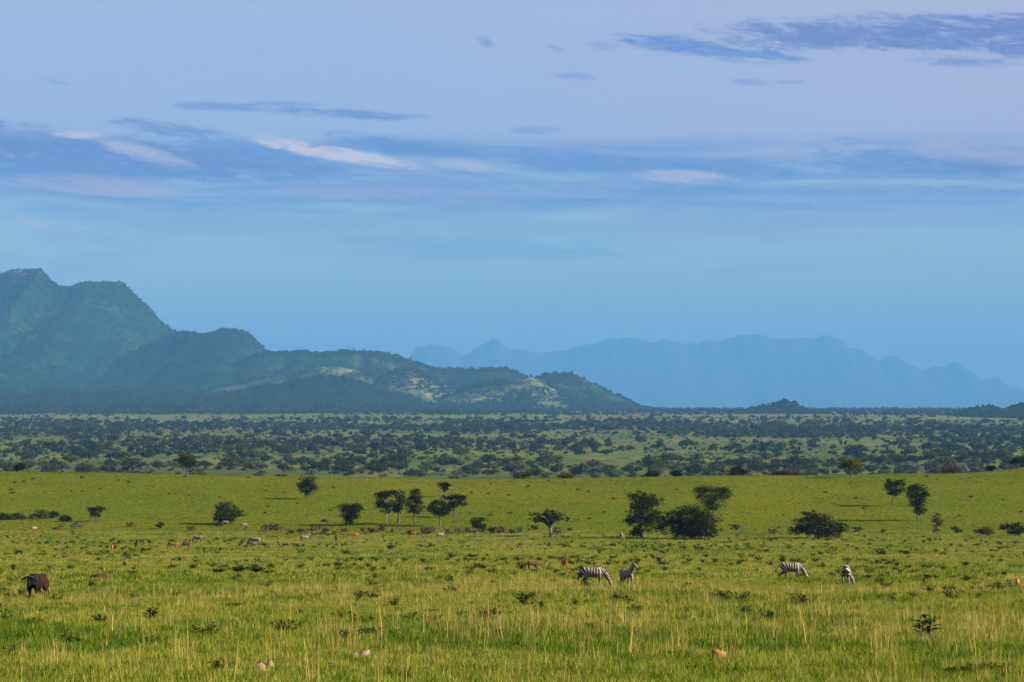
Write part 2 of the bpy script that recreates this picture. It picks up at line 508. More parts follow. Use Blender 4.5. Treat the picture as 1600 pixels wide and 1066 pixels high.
build_hill('foothill', 'conical wooded hill ending the ridge above the plain',
           [(760, 640), (800, 612), (835, 592), (850, 586), (868, 584), (896, 584), (915, 592), (935, 603), (960, 615), (985, 627), (1002, 637), (1030, 641)],
           10900, 1500, 1000, 5, M_hill, 0.5, 1.2, 2.5, 36)
build_hill('grassy_hill', 'rounded yellow green hill left of its neighbour',
           [(280, 628), (340, 607), (400, 593), (450, 586), (480, 578), (505, 573), (530, 573), (555, 578), (585, 588), (620, 600), (680, 622), (730, 640)],
           10500, 1300, 900, 6, M_dry, 0.45, 1.2, 2.5, 36)
build_hill('grassy_hill', 'rounded yellow green hill with rocky crown',
           [(540, 640), (570, 610), (595, 590), (615, 580), (632, 577), (648, 577), (660, 582), (680, 595), (705, 606), (750, 622), (800, 640)],
           10200, 1100, 800, 7, M_dry, 0.45, 1.2, 2.5, 36)
build_hill('grassy_hill', 'stony grey green hill in front of the conical hill',
           [(660, 640), (690, 622), (725, 607), (765, 598), (800, 594), (830, 590), (845, 593), (862, 604), (885, 618), (915, 632), (945, 640)],
           9900, 1000, 800, 8, M_dry, 0.5, 1.2, 2.5, 36)
build_hill('dark_hill', 'low dark wooded hill before the grassy hills',
           [(300, 640), (350, 618), (400, 606), (440, 602), (480, 593), (510, 589), (542, 590), (560, 597), (590, 608), (640, 620), (700, 640)],
           9700, 900, 700, 9, M_dark, 0.4, 1.2, 2.5, 30)
build_hill('apron', 'dark wooded slope at the foot of the mountain',
           [(-600, 616), (-200, 612), (0, 613), (40, 617), (85, 611), (120, 616), (180, 612), (230, 618), (280, 612), (330, 618), (400, 617), (480, 622), (560, 626), (700, 634), (800, 639), (860, 642)],
           9600, 2400, 1600, 10, M_dark, 0.3, 1.0, 5.0, 36)
build_hill('hillock', 'small pointed wooded hill on the horizon',
           [(1160, 646), (1185, 640), (1205, 637), (1215, 632), (1228, 629), (1240, 633), (1252, 641), (1270, 648)],
           8800, 500, 400, 11, M_hill, 0.4, 1.2, 2.0, 24)
build_hill('hillock', 'rounded wooded hill at the right edge',
           [(1490, 652), (1515, 644), (1535, 641), (1550, 640), (1562, 644), (1570, 645), (1582, 640), (1600, 635), (1640, 630), (1700, 636), (1760, 650)],
           7600, 500, 400, 12, M_hill, 0.4, 1.2, 2.0, 24)


# ------------------------------------------------------------------ plants: generators
def leaf_quads(centers, size, up=0.25, aspect=0.7, rng=RNG):
    n = len(centers)
    nrm = rng.normal(size=(n, 3)); nrm[:, 2] += up * 2
    nrm /= np.linalg.norm(nrm, axis=1, keepdims=True)
    a = np.cross(nrm, rng.normal(size=(n, 3))); a /= np.linalg.norm(a, axis=1, keepdims=True) + 1e-9
    b = np.cross(nrm, a)
    s = (size * rng.uniform(0.6, 1.35, n))[:, None] if np.isscalar(size) else size[:, None]
    a = a * s; b = b * s * aspect
    v = np.stack([centers - a, centers - b * 0.9, centers + a, centers + b], 1).reshape(-1, 3)
    f = np.arange(4 * n).reshape(n, 4)
    return v, f


def tube(points, radii, sides=6):
    """tapered tube along points -> verts, quad faces"""
    P = np.asarray(points, float); n = len(P)
    T = np.gradient(P, axis=0); T /= np.linalg.norm(T, axis=1, keepdims=True) + 1e-9
    ref = np.where(np.abs(T[:, 2:3]) > 0.9, np.array([[1.0, 0, 0]]), np.array([[0, 0, 1.0]]))
    A = np.cross(T, ref); A /= np.linalg.norm(A, axis=1, keepdims=True) + 1e-9
    B = np.cross(T, A)
    ang = np.linspace(0, 2 * math.pi, sides, endpoint=False)
    ring = A[:, None] * np.cos(ang)[None, :, None] + B[:, None] * np.sin(ang)[None, :, None]
    v = (P[:, None] + ring * np.asarray(radii, float)[:, None, None]).reshape(-1, 3)
    i = np.arange(n * sides).reshape(n, sides); j = np.roll(i, -1, axis=1)
    f = np.stack([i[:-1], j[:-1], j[1:], i[1:]], -1).reshape(-1, 4)
    return v, f


def join(parts):
    vs, fs, off = [], [], 0
    for v, f in parts:
        vs.append(v); fs.append(np.asarray(f) + off); off += len(v)
    return np.concatenate(vs), np.concatenate(fs)


def curve_between(a, b, sag, rng, n=6):
    a, b = np.asarray(a, float), np.asarray(b, float)
    t = np.linspace(0, 1, n)[:, None]
    L = np.linalg.norm(b - a)
    p = a + (b - a) * t
    p = p + np.sin(t * math.pi) * rng.normal(size=3) * L * 0.06
    p[:, 2] += (np.sin(t[:, 0] * math.pi)) * sag * L
    return p


def crown_points(blobs, n, rng, clump=0.20, shell=0.45, per=26):
    """blobs (x,y,z,rx,ry,rz); leaf centres gathered in many small clumps near the surface"""
    B = np.array(blobs, float)
    vol = (B[:, 3] * B[:, 4] * B[:, 5]) ** 0.7
    out, cl = [], []
    nc = max(6, n // per)
    pick = rng.choice(len(B), nc, p=vol / vol.sum())
    for k in pick:
        b = B[k]
        d = rng.normal(size=3); d /= np.linalg.norm(d)
        r = rng.uniform(0, 1) ** shell
        c = b[:3] + d * b[3:] * r
        s = clump * (b[3] * b[4] * b[5]) ** (1 / 3) * rng.uniform(0.6, 1.3)
        out.append(c + rng.normal(size=(per, 3)) * s * np.array([1.15, 1.15, 0.75]))
        cl.append(c)
    return np.concatenate(out), np.array(cl)


def plant_meshes(name, blobs, n, size, base, fork, r0, rng, leaf_mat, bark_mat, limbs=12, stems=1, clump=0.20, shell=0.45, up=0.25, zmin=None, spread=0.0, per=26):
    pts, cl = crown_points(blobs, n, rng, clump, shell, per)
    zmin = 0.05 if zmin is None else zmin
    pts = pts[pts[:, 2] > zmin]
    v, f = leaf_quads(pts, size, up, 0.65, rng)
    crown = mesh_from(name + '_crown', v, f, leaf_mat)
    parts = []
    fork = np.asarray(fork, float)
    for sidx in range(stems):
        off = rng.normal(size=3) * spread * (stems > 1); off[2] = 0
        fk = fork + off * 1.5
        p = curve_between(np.array([off[0] * 0.4, off[1] * 0.4, -0.25]), fk, 0.0, rng, 7)
        rr = np.linspace(r0, r0 * 0.62, 7); rr[0] *= 1.25
        parts.append(tube(p, rr, 7))
        far = cl[rng.permutation(len(cl))[:max(3, limbs // stems)]]
        for c in far:
            if c[2] < fk[2] * 0.7:
                continue
            p = curve_between(fk - [0, 0, r0 * 0.5], c, 0.10, rng, 6)
            parts.append(tube(p, np.linspace(r0 * 0.5, r0 * 0.10, 6), 5))
    v, f = join(parts)
    trunk = mesh_from(name + '_trunk', v, f, bark_mat, True)
    return trunk, crown


def place_plant(name, meshes, loc, rz=0.0, scale=1.0):
    root = link(name, None, None, loc, rz, scale)
    root.empty_display_size = 0.5
    link('trunk', meshes[0], root)
    link('crown', meshes[1], root)
    return root


M_bark = rough_mat('bark', (0.055, 0.043, 0.032), (0.10, 0.082, 0.062), 4.0)
M_pale_bark = rough_mat('pale_bark', (0.11, 0.092, 0.07), (0.19, 0.165, 0.13), 3.0)
L_dark = leafy('dark_acacia_leaves', (0.005, 0.008, 0.002), (0.015, 0.018, 0.004), (0.036, 0.036, 0.009), 0.1)
L_olive = leafy('olive_acacia_leaves', (0.024, 0.030, 0.006), (0.052, 0.056, 0.012), (0.085, 0.082, 0.022), 0.22)
L_green = leafy('green_bush_leaves', (0.014, 0.026, 0.005), (0.034, 0.050, 0.010), (0.060, 0.075, 0.018), 0.22)
L_brown = leafy('brown_shrub_leaves', (0.040, 0.026, 0.008), (0.075, 0.048, 0.016), (0.10, 0.075, 0.03), 0.15)
L_yellow = leafy('yellow_acacia_leaves', (0.050, 0.052, 0.008), (0.10, 0.092, 0.014), (0.14, 0.125, 0.025), 0.28)
L_grey = leafy('grey_scrub_leaves', (0.070, 0.078, 0.042), (0.12, 0.12, 0.066), (0.16, 0.14, 0.09), 0.2)
L_plain = leafy('plain_tree_leaves', (0.012, 0.018, 0.004), (0.032, 0.038, 0.008), (0.065, 0.068, 0.016), 0.2)
L_pale = leafy('pale_bush_leaves', (0.050, 0.062, 0.018), (0.090, 0.096, 0.030), (0.12, 0.12, 0.05), 0.25)
LEAF = {'plain': L_plain, 'pale': L_pale, 'dark': L_dark, 'olive': L_olive, 'green': L_green, 'brown': L_brown, 'yellow': L_yellow, 'grey': L_grey}


def field_tree(name, label, cat, base, blobs_px, leaf='dark', n=2600, size_px=1.0, fork_px=None, r_px=1.2, bark=M_bark, limbs=14, stems=1, Y=None, group=None, clump=0.2, shell=0.45, up=0.25, seed=0, depth=1.1, per=26):
    """a tree of the field: crown lobes given as photograph (x, y, half width, half height), built at real size where it stands"""
    rng = np.random.default_rng(1000 + seed)
    loc, s = at_dist(base[0], Y) if Y else spot(*base)
    by = HZ - (loc.z - CAMZ) / s
    bl = []
    xs = [b[0] for b in blobs_px]
    W = (max(b[0] + b[2] for b in blobs_px) - min(b[0] - b[2] for b in blobs_px)) / 2
    for (x, y, rx, ry) in blobs_px:
        X, Z, a, b = (x - base[0]) * s, (by - y) * s, rx * s, ry * s
        bl.append((X, 0, Z, a, a * depth + 0.1, b))
        if rx < W * 0.85:
            off = math.sqrt(max(W * W - abs(x - np.mean(xs)) ** 2 - rx * rx * 0.5, 0)) * s * 0.55
            bl.append((X * 0.85, off * rng.uniform(0.7, 1.1), Z, a * 0.9, a * 0.9, b * 0.85))
            bl.append((X * 0.85, -off * rng.uniform(0.7, 1.1), Z, a * 0.9, a * 0.9, b * 0.85))
    fk = fork_px or (base[0], (by + min(b[1] + b[3] for b in blobs_px)) / 2 - 1)
    fork = ((fk[0] - base[0]) * s, 0.0, max((by - fk[1]) * s, 0.25))
    me = plant_meshes(name, bl, int(n * 1.7), size_px * 1.1 * s, None, fork, r_px * s, rng, LEAF[leaf], bark, limbs, stems, clump, shell, up, spread=(0.5 if stems > 1 else 0), per=per)
    o = place_plant(name, me, loc)
    return tag(o, label, cat, group)


FIELD_MARKS = [(481, 780, 'the lone round acacia'), (292, 742, 'the left ridge acacia'), (150, 815, 'the fan shaped bush'), (354, 819, 'the dense round bush'), (546, 821, 'the vase shaped bush'), (647, 820, 'the acacia group'),
               (747, 836, 'the sparse pale stemmed bush'), (861, 839, 'the pale trunked umbrella acacia'), (1004, 841, 'the tall ragged tree'), (1081, 843, 'the broad round tree'), (1114, 800, 'the umbrella crown above the broad tree'), (1276, 842, 'the two lobed bush'),
               (1397, 791, 'the round topped acacia'), (1435, 814, 'the oval acacia'), (1464, 835, 'the slender shrub'), (1538, 839, 'the brown dome shrub'), (1330, 746, 'the yellow green ridge acacia'), (1485, 740, 'the ridge dome shrub'), (32, 745, 'the round ridge bush at far left'), (60, 805, 'the left thicket')]


def beside(what, x, y, marks):
    q = min(marks, key=lambda m_: (m_[0] - x) ** 2 + 6 * (m_[1] - y) ** 2)
    hor = 'left of' if x < q[0] - 10 else 'right of' if x > q[0] + 10 else ''
    ver = 'below' if y > q[1] + 4 else 'above' if y < q[1] - 25 else ''
    return what + ' ' + ((ver + ' and ' + hor) if ver and hor else ver or hor or 'beside') + ' ' + q[2]


# ------------------------------------------------------------------ trees and shrubs of the open field
AC, SH = 'acacia_tree', 'shrub'
field_tree(AC, 'lone feathery round acacia standing highest on the left slope', 'tree', (481, 780), [(481, 752, 14, 9), (474, 760, 11, 9), (488, 762, 11, 9), (480, 769, 11, 6)], 'dark', 2400, 0.8, seed=1)
field_tree(AC, 'brownish acacia on the left ridge line against the wooded plain', 'tree', (292, 742), [(294, 713, 12, 5), (286, 719, 9, 6), (302, 720, 9, 7), (294, 726, 10, 5)], 'olive', 1800, 0.8, seed=2, r_px=1.3)
field_tree('bush', 'fan shaped bush with bare lower stems beside the left thicket', 'bush', (150, 815), [(142, 796, 9, 5), (156, 796, 11, 5), (149, 803, 12, 5)], 'dark', 1100, 0.8, stems=5, limbs=25, r_px=0.5, seed=3)
field_tree('bush', 'dense round dark green bush left of the acacia group', 'bush', (354, 819), [(352, 792, 15, 11), (342, 801, 13, 13), (366, 800, 14, 9), (354, 807, 20, 10), (376, 803, 9, 7), (346, 811, 14, 7)], 'green', 4200, 0.9, stems=3, r_px=0.9, seed=4, clump=.16)
field_tree('bush', 'dark vase shaped bush just left of the acacia group', 'bush', (546, 821), [(540, 794, 13, 8), (556, 794, 13, 8), (548, 803, 17, 10), (546, 813, 9, 7)], 'dark', 3000, 0.9, stems=3, r_px=0.9, seed=5)
field_tree(AC, 'leftmost acacia of the group, umbrella crown on thin pale trunk', 'tree', (605, 821), [(597, 774, 12, 6), (610, 771, 13, 5), (594, 786, 10, 9), (607, 788, 12, 9), (603, 797, 10, 5)], 'dark', 2600, 0.85, bark=M_pale_bark, seed=6)
field_tree(AC, 'acacia with thick dark trunk, second from left in the group', 'tree', (621, 818), [(622, 771, 10, 6), (626, 781, 7, 10), (620, 794, 9, 8)], 'dark', 1900, 0.85, r_px=2.0, seed=7)
field_tree(AC, 'pointed acacia in the middle of the group', 'tree', (647, 820), [(649, 769, 8, 6), (645, 778, 13, 7), (640, 789, 10, 9), (655, 789, 11, 9), (648, 799, 12, 5)], 'dark', 2600, 0.85, seed=8)
field_tree(AC, 'wide spreading acacia fourth from left in the group', 'tree', (687, 822), [(686, 786, 14, 5), (676, 794, 11, 8), (697, 794, 13, 8), (688, 802, 13, 5)], 'dark', 2500, 0.85, seed=9)
field_tree(AC, 'flat topped acacia at the right end of the group, farther back', 'tree', (709, 809), [(701, 777, 10, 5), (716, 778, 14, 6), (723, 785, 8, 6), (707, 788, 10, 6)], 'dark', 2300, 0.8, seed=10)
field_tree(AC, 'small acacia crown rising behind the acacia group', 'tree', (694, 777), [(690, 757, 7, 4), (699, 757, 8, 4), (694, 763, 8, 5)], 'dark', 1200, 0.75, seed=11)
field_tree('bush', 'sparse dark bush with pale stems right of the acacia group', 'bush', (747, 836), [(742, 814, 9, 6), (753, 811, 9, 5), (748, 821, 12, 6)], 'dark', 1200, 0.8, stems=5, limbs=30, r_px=0.5, bark=M_pale_bark, seed=12)
field_tree(AC, 'umbrella acacia with pale forked trunk standing alone in mid field', 'tree', (861, 839), [(857, 801, 12, 5), (870, 806, 14, 6), (845, 807, 14, 6), (836, 812, 10, 5), (880, 811, 8, 5), (858, 812, 18, 6), (831, 804, 6, 4)], 'dark', 2600, 0.85, fork_px=(860, 824), r_px=2.4, bark=M_pale_bark, limbs=22, seed=13, clump=.17)
field_tree('broadleaf_tree', 'tall ragged dark tree left of the broad round one', 'tree', (1004, 841), [(992, 776, 14, 9), (1014, 778, 15, 9), (1005, 790, 24, 13), (1028, 783, 11, 8), (998, 806, 21, 14), (1012, 817, 22, 13), (984, 813, 12, 8), (998, 830, 17, 9), (1028, 806, 13, 10), (1035, 823, 11, 10)], 'dark', 7000, 1.0, r_px=2.4, limbs=24, seed=14, clump=.18)
field_tree('broadleaf_tree', 'broad dense round dark tree right of the ragged tree', 'tree', (1081, 843), [(1078, 799, 32, 10), (1056, 812, 24, 15), (1102, 812, 26, 15), (1080, 820, 40, 18), (1060, 829, 24, 10), (1104, 829, 24, 11), (1082, 834, 32, 8), (1042, 815, 12, 10)], 'dark', 9500, 1.0, r_px=2.6, stems=3, limbs=24, seed=15, clump=.14)
field_tree(AC, 'umbrella acacia peeking above the broad round tree', 'tree', (1114, 802), [(1098, 766, 18, 6), (1122, 766, 22, 6), (1138, 772, 11, 7), (1092, 775, 12, 7), (1114, 778, 24, 8), (1110, 788, 20, 6), (1114, 795, 12, 4)], 'dark', 3800, 0.85, seed=16)
field_tree('bush', 'wide low two lobed dark bush on the right', 'bush', (1276, 842), [(1264, 806, 16, 9), (1254, 818, 16, 11), (1240, 828, 12, 8), (1282, 814, 20, 13), (1300, 822, 22, 13), (1318, 826, 10, 10), (1290, 833, 28, 8), (1262, 828, 18, 9)], 'dark', 6500, 0.95, stems=4, r_px=1.2, limbs=20, seed=17, clump=.15)
field_tree(AC, 'round topped acacia left of its taller neighbour on the right slope', 'tree', (1397, 791), [(1393, 754, 11, 6), (1406, 755, 11, 6), (1388, 762, 8, 8), (1401, 765, 14, 7), (1394, 771, 9, 4)], 'dark', 2500, 0.8, seed=18)
field_tree(AC, 'oval acacia right of its rounder neighbour on the right slope', 'tree', (1435, 814), [(1432, 762, 15, 8), (1424, 772, 10, 10), (1440, 774, 11, 12), (1433, 786, 13, 11), (1437, 798, 9, 8)], 'dark', 3200, 0.85, seed=19)
field_tree(SH, 'slender upright sparse shrub on the right', 'shrub', (1464, 835), [(1464, 803, 9, 6), (1461, 813, 8, 7), (1468, 814, 7, 8), (1463, 825, 6, 7)], 'brown', 900, 0.8, limbs=18, r_px=0.7, seed=20)
field_tree(SH, 'low brown dome shrub near the right edge', 'shrub', (1538, 839), [(1532, 830, 10, 6), (1545, 830, 9, 6), (1538, 828, 11, 6)], 'brown', 1300, 0.8, stems=4, r_px=0.6, seed=21)
field_tree(SH, 'spiky dark shrub cut by the right edge', 'shrub', (1582, 838), [(1575, 823, 13, 5), (1588, 821, 12, 6), (1598, 828, 12, 6), (1584, 831, 12, 5), (1568, 825, 7, 3)], 'dark', 1800, 0.85, stems=5, limbs=24, r_px=0.6, seed=22)
field_tree(AC, 'yellow green umbrella acacia standing on the right ridge line', 'tree', (1330, 746), [(1322, 720, 11, 4), (1338, 720, 11, 4), (1317, 727, 8, 5), (1331, 726, 14, 5), (1344, 727, 6, 4)], 'yellow', 2200, 0.8, r_px=1.4, seed=23)
for k, (x, y, w, h, lf, lb) in enumerate([
        (1485, 740, 20, 11, 'brown', 'brown dome shaped shrub on the right ridge line'),
        (32, 736, 10, 11, 'dark', 'round dark bush on the ridge at the far left'),
        (440, 748, 11, 6, 'brown', 'flat brown bush on the ridge above the lone acacia'),
        (885, 748, 18, 8, 'brown', 'low brown bush on the ridge above the lone umbrella acacia'),
        (822, 746, 9, 8, 'green', 'small green bush on the ridge left of the low brown one'),
        (1018, 747, 12, 10, 'dark', 'dark rounded bush on the ridge above the ragged tree'),
        (1058, 746, 11, 10, 'dark', 'dark rounded bush on the ridge left of the umbrella crown'),
        (1218, 744, 16, 6, 'dark', 'flat dark bush on the middle right ridge line'),
        (1246, 744, 14, 6, 'brown', 'flat brownish bush beside the flat dark one on the ridge'),
        (1150, 744, 26, 13, 'dark', 'wide dark bush on the ridge right of the umbrella crown'),
        (1592, 728, 16, 13, 'dark', 'dark bush on the mound at the right edge'),
        (1548, 737, 8, 9, 'dark', 'small dark bush at the foot of the right edge mound')]):
    field_tree('bush', lb, 'bush', (x, y), [(x - w * .4, y - h * .55, w * .6, h * .5), (x + w * .4, y - h * .55, w * .6, h * .5), (x, y - h * .65, w * .7, h * .42)], lf, 1300, 0.8, stems=3, r_px=0.6, seed=40 + k, Y=826 + 3 * k)
for k, (x, y, w, h, lf) in enumerate([(5, 812, 12, 12, 'green'), (28, 812, 16, 11, 'green'), (62, 811, 20, 16, 'green'), (84, 810, 10, 12, 'green'), (102, 815, 11, 11, 'green')]):
    field_tree('bush', ['pale green bush at the left edge', 'low green bush second from the left edge', 'largest green bush of the left thicket', 'small green bush right of the largest in the left thicket', 'last green bush of the left thicket beside the fan shaped one'][k],
               'bush', (x, y), [(x - w * .4, y - h * .45, w * .6, h * .45), (x + w * .4, y - h * .5, w * .6, h * .5), (x, y - h * .55, w * .7, h * .42)], lf, 1000, 0.8, stems=3, r_px=0.5, seed=60 + k, group='bushes of the left thicket')

# low scrub along the gully
scr_rng = np.random.default_rng(5)
gully = [plant_meshes('gully_scrub', [(-.5, 0, .45, .7, .6, .4), (.5, .1, .5, .7, .6, .45), (0, 0, .6, .7, .6, .4)], 420, 0.09, None, (0, 0, .25), 0.035, np.random.default_rng(300 + k), LEAF[l], M_bark, 14, 4, spread=0.3)
         for k, l in enumerate(['brown', 'olive', 'grey', 'brown'])]
gx = [300, 345, 415, 432, 455, 470, 492, 508, 522, 540, 566, 580, 596, 612, 640, 668, 676, 700, 716, 730, 755, 770, 782, 800, 812, 835, 870, 890, 250, 205, 120, 96, 1150, 1210, 1495, 1340, 1380]
for x in gx:
    y = scr_rng.uniform(829, 836) if x > 380 else scr_rng.uniform(822, 832)
    loc, s = spot(x, y)
    o = place_plant('gully_shrub', gully[scr_rng.integers(4)], loc, scr_rng.uniform(0, 6), scr_rng.uniform(0.8, 1.7))
    tag(o, beside('low brownish gully shrub', x, y, FIELD_MARKS), 'shrub', 'scrub along the gully')

# ------------------------------------------------------------------ trees of the wooded plain
def plain_templates():
    out = []
    for k in range(10):
        rng = np.random.default_rng(500 + k)
        kind = ['umbrella', 'round', 'round', 'umbrella', 'tall', 'bush', 'bush', 'round', 'umbrella', 'bush'][k]
        leaf = ['plain', 'olive', 'plain', 'olive', 'green', 'olive', 'grey', 'plain', 'green', 'pale'][k]
        bl = []
        if kind == 'umbrella':
            for a in range(6):
                t = a * 1.05 + rng.uniform(0, .5)
                bl.append((2.6 * math.cos(t), 2.6 * math.sin(t), 5.2 + rng.uniform(-.5, .5), 2.3, 2.3, 1.1))
            bl.append((0, 0, 6.0, 2.8, 2.8, 1.1)); fork, r = (0, 0, 2.8), 0.26
        elif kind == 'round':
            for a in range(6):
                t = a * 1.05 + rng.uniform(0, .5)
                bl.append((2.0 * math.cos(t), 2.0 * math.sin(t), 3.2 + rng.uniform(-.7, .9), 2.2, 2.2, 1.7))
            bl.append((0, 0, 5.2, 2.2, 2.2, 1.6)); fork, r = (0, 0, 1.7), 0.28
        elif kind == 'tall':
            for a in range(7):
                t = a * 1.9
                bl.append((1.2 * math.cos(t), 1.2 * math.sin(t), 3.0 + a * 0.75, 1.7, 1.7, 1.2))
            fork, r = (0, 0, 2.4), 0.24
        else:
            for a in range(6):
                t = a * 1.05 + rng.uniform(0, .5)
                bl.append((1.9 * math.cos(t), 1.9 * math.sin(t), 1.3 + rng.uniform(-.3, .5), 1.6, 1.6, 1.2))
            bl.append((0, 0, 2.2, 1.9, 1.9, 1.1)); fork, r = (0, 0, .6), 0.14
        hi = plant_meshes('plain_' + kind, bl, 1300, 0.34, None, fork, r, rng, LEAF[leaf], M_bark, 12, 1 if kind != 'bush' else 4, clump=.24, spread=.5)
        lo = plant_meshes('wood_' + kind, bl, 280, 0.80, None, fork, r, rng, LEAF[leaf], M_bark, 3, 1, clump=.3, per=12)
        out.append((kind, hi, lo))
    return out


PLAIN = plain_templates()
plain_rng = np.random.default_rng(77)


def plain_density(X, Y):
    px = 800 + F * X / Y
    n = 0.6 * fbm(X / 190, Y / 420, 31, 4) + 0.4 * fbm(X / 700, Y / 1100, 33, 3)
    band = np.interp(Y, [1900, 2150, 2600, 2800, 3250, 3450, 4300, 4600, 5600, 6300, 6700, 7600, 8000, 16000],
                     [1.0, 1.0, 0.7, 0.30, 0.40, 0.9, 0.8, 0.50, 0.95, 0.60, 0.16, 0.26, 1.0, 1.0])
    right = sstep(px, 900, 1400) * 0.25 * ((Y > 4300) & (Y < 6300))
    return np.clip(band + right, 0, 1) * (0.10 + 1.5 * sstep(n, 0.42, 0.60))


def sample_plain(n, y0, y1, half=0.215):
    Y = np.sqrt(plain_rng.uniform(y0 ** 2, y1 ** 2, n))
    X = plain_rng.uniform(-half, half, n) * Y
    keep = plain_rng.uniform(0, 1, n) < plain_density(X, Y)
    return X[keep], Y[keep]


X, Y = sample_plain(3700, 2030, 4400, 0.185)
order = np.argsort(Y)
X, Y = X[order], Y[order]
NI = 560
kind_label = {'umbrella': ('acacia_tree', 'flat topped acacia among the scattered trees of the plain beyond the ridge', 'tree', 'flat topped trees scattered over the plain'),
              'round': ('savanna_tree', 'round crowned tree among the scattered trees of the plain beyond the ridge', 'tree', 'round trees scattered over the plain'),
              'tall': ('savanna_tree', 'tall narrow tree among the scattered trees of the plain beyond the ridge', 'tree', 'tall trees scattered over the plain'),
              'bush': ('bush', 'low bush among the scattered trees of the plain beyond the ridge', 'bush', 'bushes scattered over the plain')}
for x, y in zip(X[:NI], Y[:NI]):
    if y < 2750:
        k = plain_rng.choice([5, 6, 9, 1, 3, 5, 9, 2, 0])
    else:
        k = plain_rng.choice([0, 1, 2, 3, 4, 7, 8, 1, 2, 7, 5, 6])
    kind, hi, lo = PLAIN[k]
    sc = plain_rng.uniform(0.75, 1.35) * plain_rng.choice([0.75, 1.15, 1.6])
    o = place_plant(kind_label[kind][0], hi, (x, y, float(ground(x, y)) - 0.1), plain_rng.uniform(0, 6.28), (sc * plain_rng.uniform(.9, 1.25), sc * plain_rng.uniform(.9, 1.25), sc * plain_rng.uniform(.85, 1.1)))
    ppx = 800 + F * x / y
    col_ = 'below the rocky mountain' if ppx < 270 else 'below the wooded ridges' if ppx < 480 else 'below the grassy hills' if ppx < 820 else 'below the conical hill' if ppx < 1020 else 'left of the pointed hillock' if ppx < 1200 else 'right of the pointed hillock' if ppx < 1440 else 'below the right edge hill'
    row_ = 'in the row just behind the ridge' if y < 2600 else 'in the open middle of the plain' if y < 3300 else 'in the dark middle belt of the plain'
    what = {'umbrella': 'flat topped acacia', 'round': 'round crowned tree', 'tall': 'tall narrow tree', 'bush': 'low bush'}[kind]
    tag(o, what + ' ' + row_ + ' ' + col_, kind_label[kind][2], kind_label[kind][3])
REST = (X[NI:], Y[NI:])


# ------------------------------------------------------------------ geometry nodes scatter for what nobody could count
def scatter(name, label, pts, rots, scales, picks, meshes, hide_src=True):
    """one object: points carrying rotation, scale and pick, instancing the given meshes"""
    src = bpy.data.collections.new(name + '_pieces')
    for i, me in enumerate(meshes):
        src.objects.link(bpy.data.objects.new('piece_%02d' % i, me))
    me = bpy.data.meshes.new(name)
    n = len(pts)
    me.vertices.add(n)
    me.vertices.foreach_set('co', np.asarray(pts, np.float32).ravel())
    for nm, ty, dat in (('rot', 'FLOAT_VECTOR', rots), ('scl', 'FLOAT_VECTOR', scales)):
        at = me.attributes.new(nm, ty, 'POINT'); at.data.foreach_set('vector', np.asarray(dat, np.float32).ravel())
    at = me.attributes.new('pick', 'INT', 'POINT'); at.data.foreach_set('value', np.asarray(picks, np.int32))
    o = link(name, me)
    ng = bpy.data.node_groups.new(name, 'GeometryNodeTree')
    ng.interface.new_socket('Geometry', in_out='INPUT', socket_type='NodeSocketGeometry')
    ng.interface.new_socket('Geometry', in_out='OUTPUT', socket_type='NodeSocketGeometry')
    A = ng.nodes.new; L = ng.links.new
    gi, go = A('NodeGroupInput'), A('NodeGroupOutput')
    ci = A('GeometryNodeCollectionInfo'); ci.inputs['Collection'].default_value = src
    ci.inputs['Separate Children'].default_value = True
    ci.inputs['Reset Children'].default_value = True
    ip = A('GeometryNodeInstanceOnPoints'); ip.inputs['Pick Instance'].default_value = True

    def attr(nm, ty):
        a = A('GeometryNodeInputNamedAttribute'); a.data_type = ty; a.inputs['Name'].default_value = nm
        return a.outputs['Attribute']
    L(gi.outputs[0], ip.inputs['Points']); L(ci.outputs[0], ip.inputs['Instance'])
    L(attr('pick', 'INT'), ip.inputs['Instance Index'])
    e = A('FunctionNodeEulerToRotation'); L(attr('rot', 'FLOAT_VECTOR'), e.inputs[0]); L(e.outputs[0], ip.inputs['Rotation'])
    L(attr('scl', 'FLOAT_VECTOR'), ip.inputs['Scale']); L(ip.outputs[0], go.inputs[0])
    md = o.modifiers.new('scatter', 'NODES'); md.node_group = ng
    o['kind'] = 'stuff'; o['label'] = label
    return o


def merged(meshes, name):
    """trunk and crown of one far tree as one piece"""
    parts, mats, idx = [], [], []
    for j, me in enumerate(meshes):
        v = np.empty(len(me.vertices) * 3, np.float32); me.vertices.foreach_get('co', v)
        f = np.empty(len(me.loops), np.int32); me.loops.foreach_get('vertex_index', f)
        parts.append((v.reshape(-1, 3), f.reshape(-1, 4))); mats.append(me.materials[0]); idx += [j] * (len(f) // 4)
    v, f = join(parts)
    me = mesh_from(name, v, f)
    for mt in mats:
        me.materials.append(mt)
    me.polygons.foreach_set('material_index', np.array(idx, np.int32))
    return me


far_meshes = [merged(lo, 'far_tree') for _, hi, lo in PLAIN]


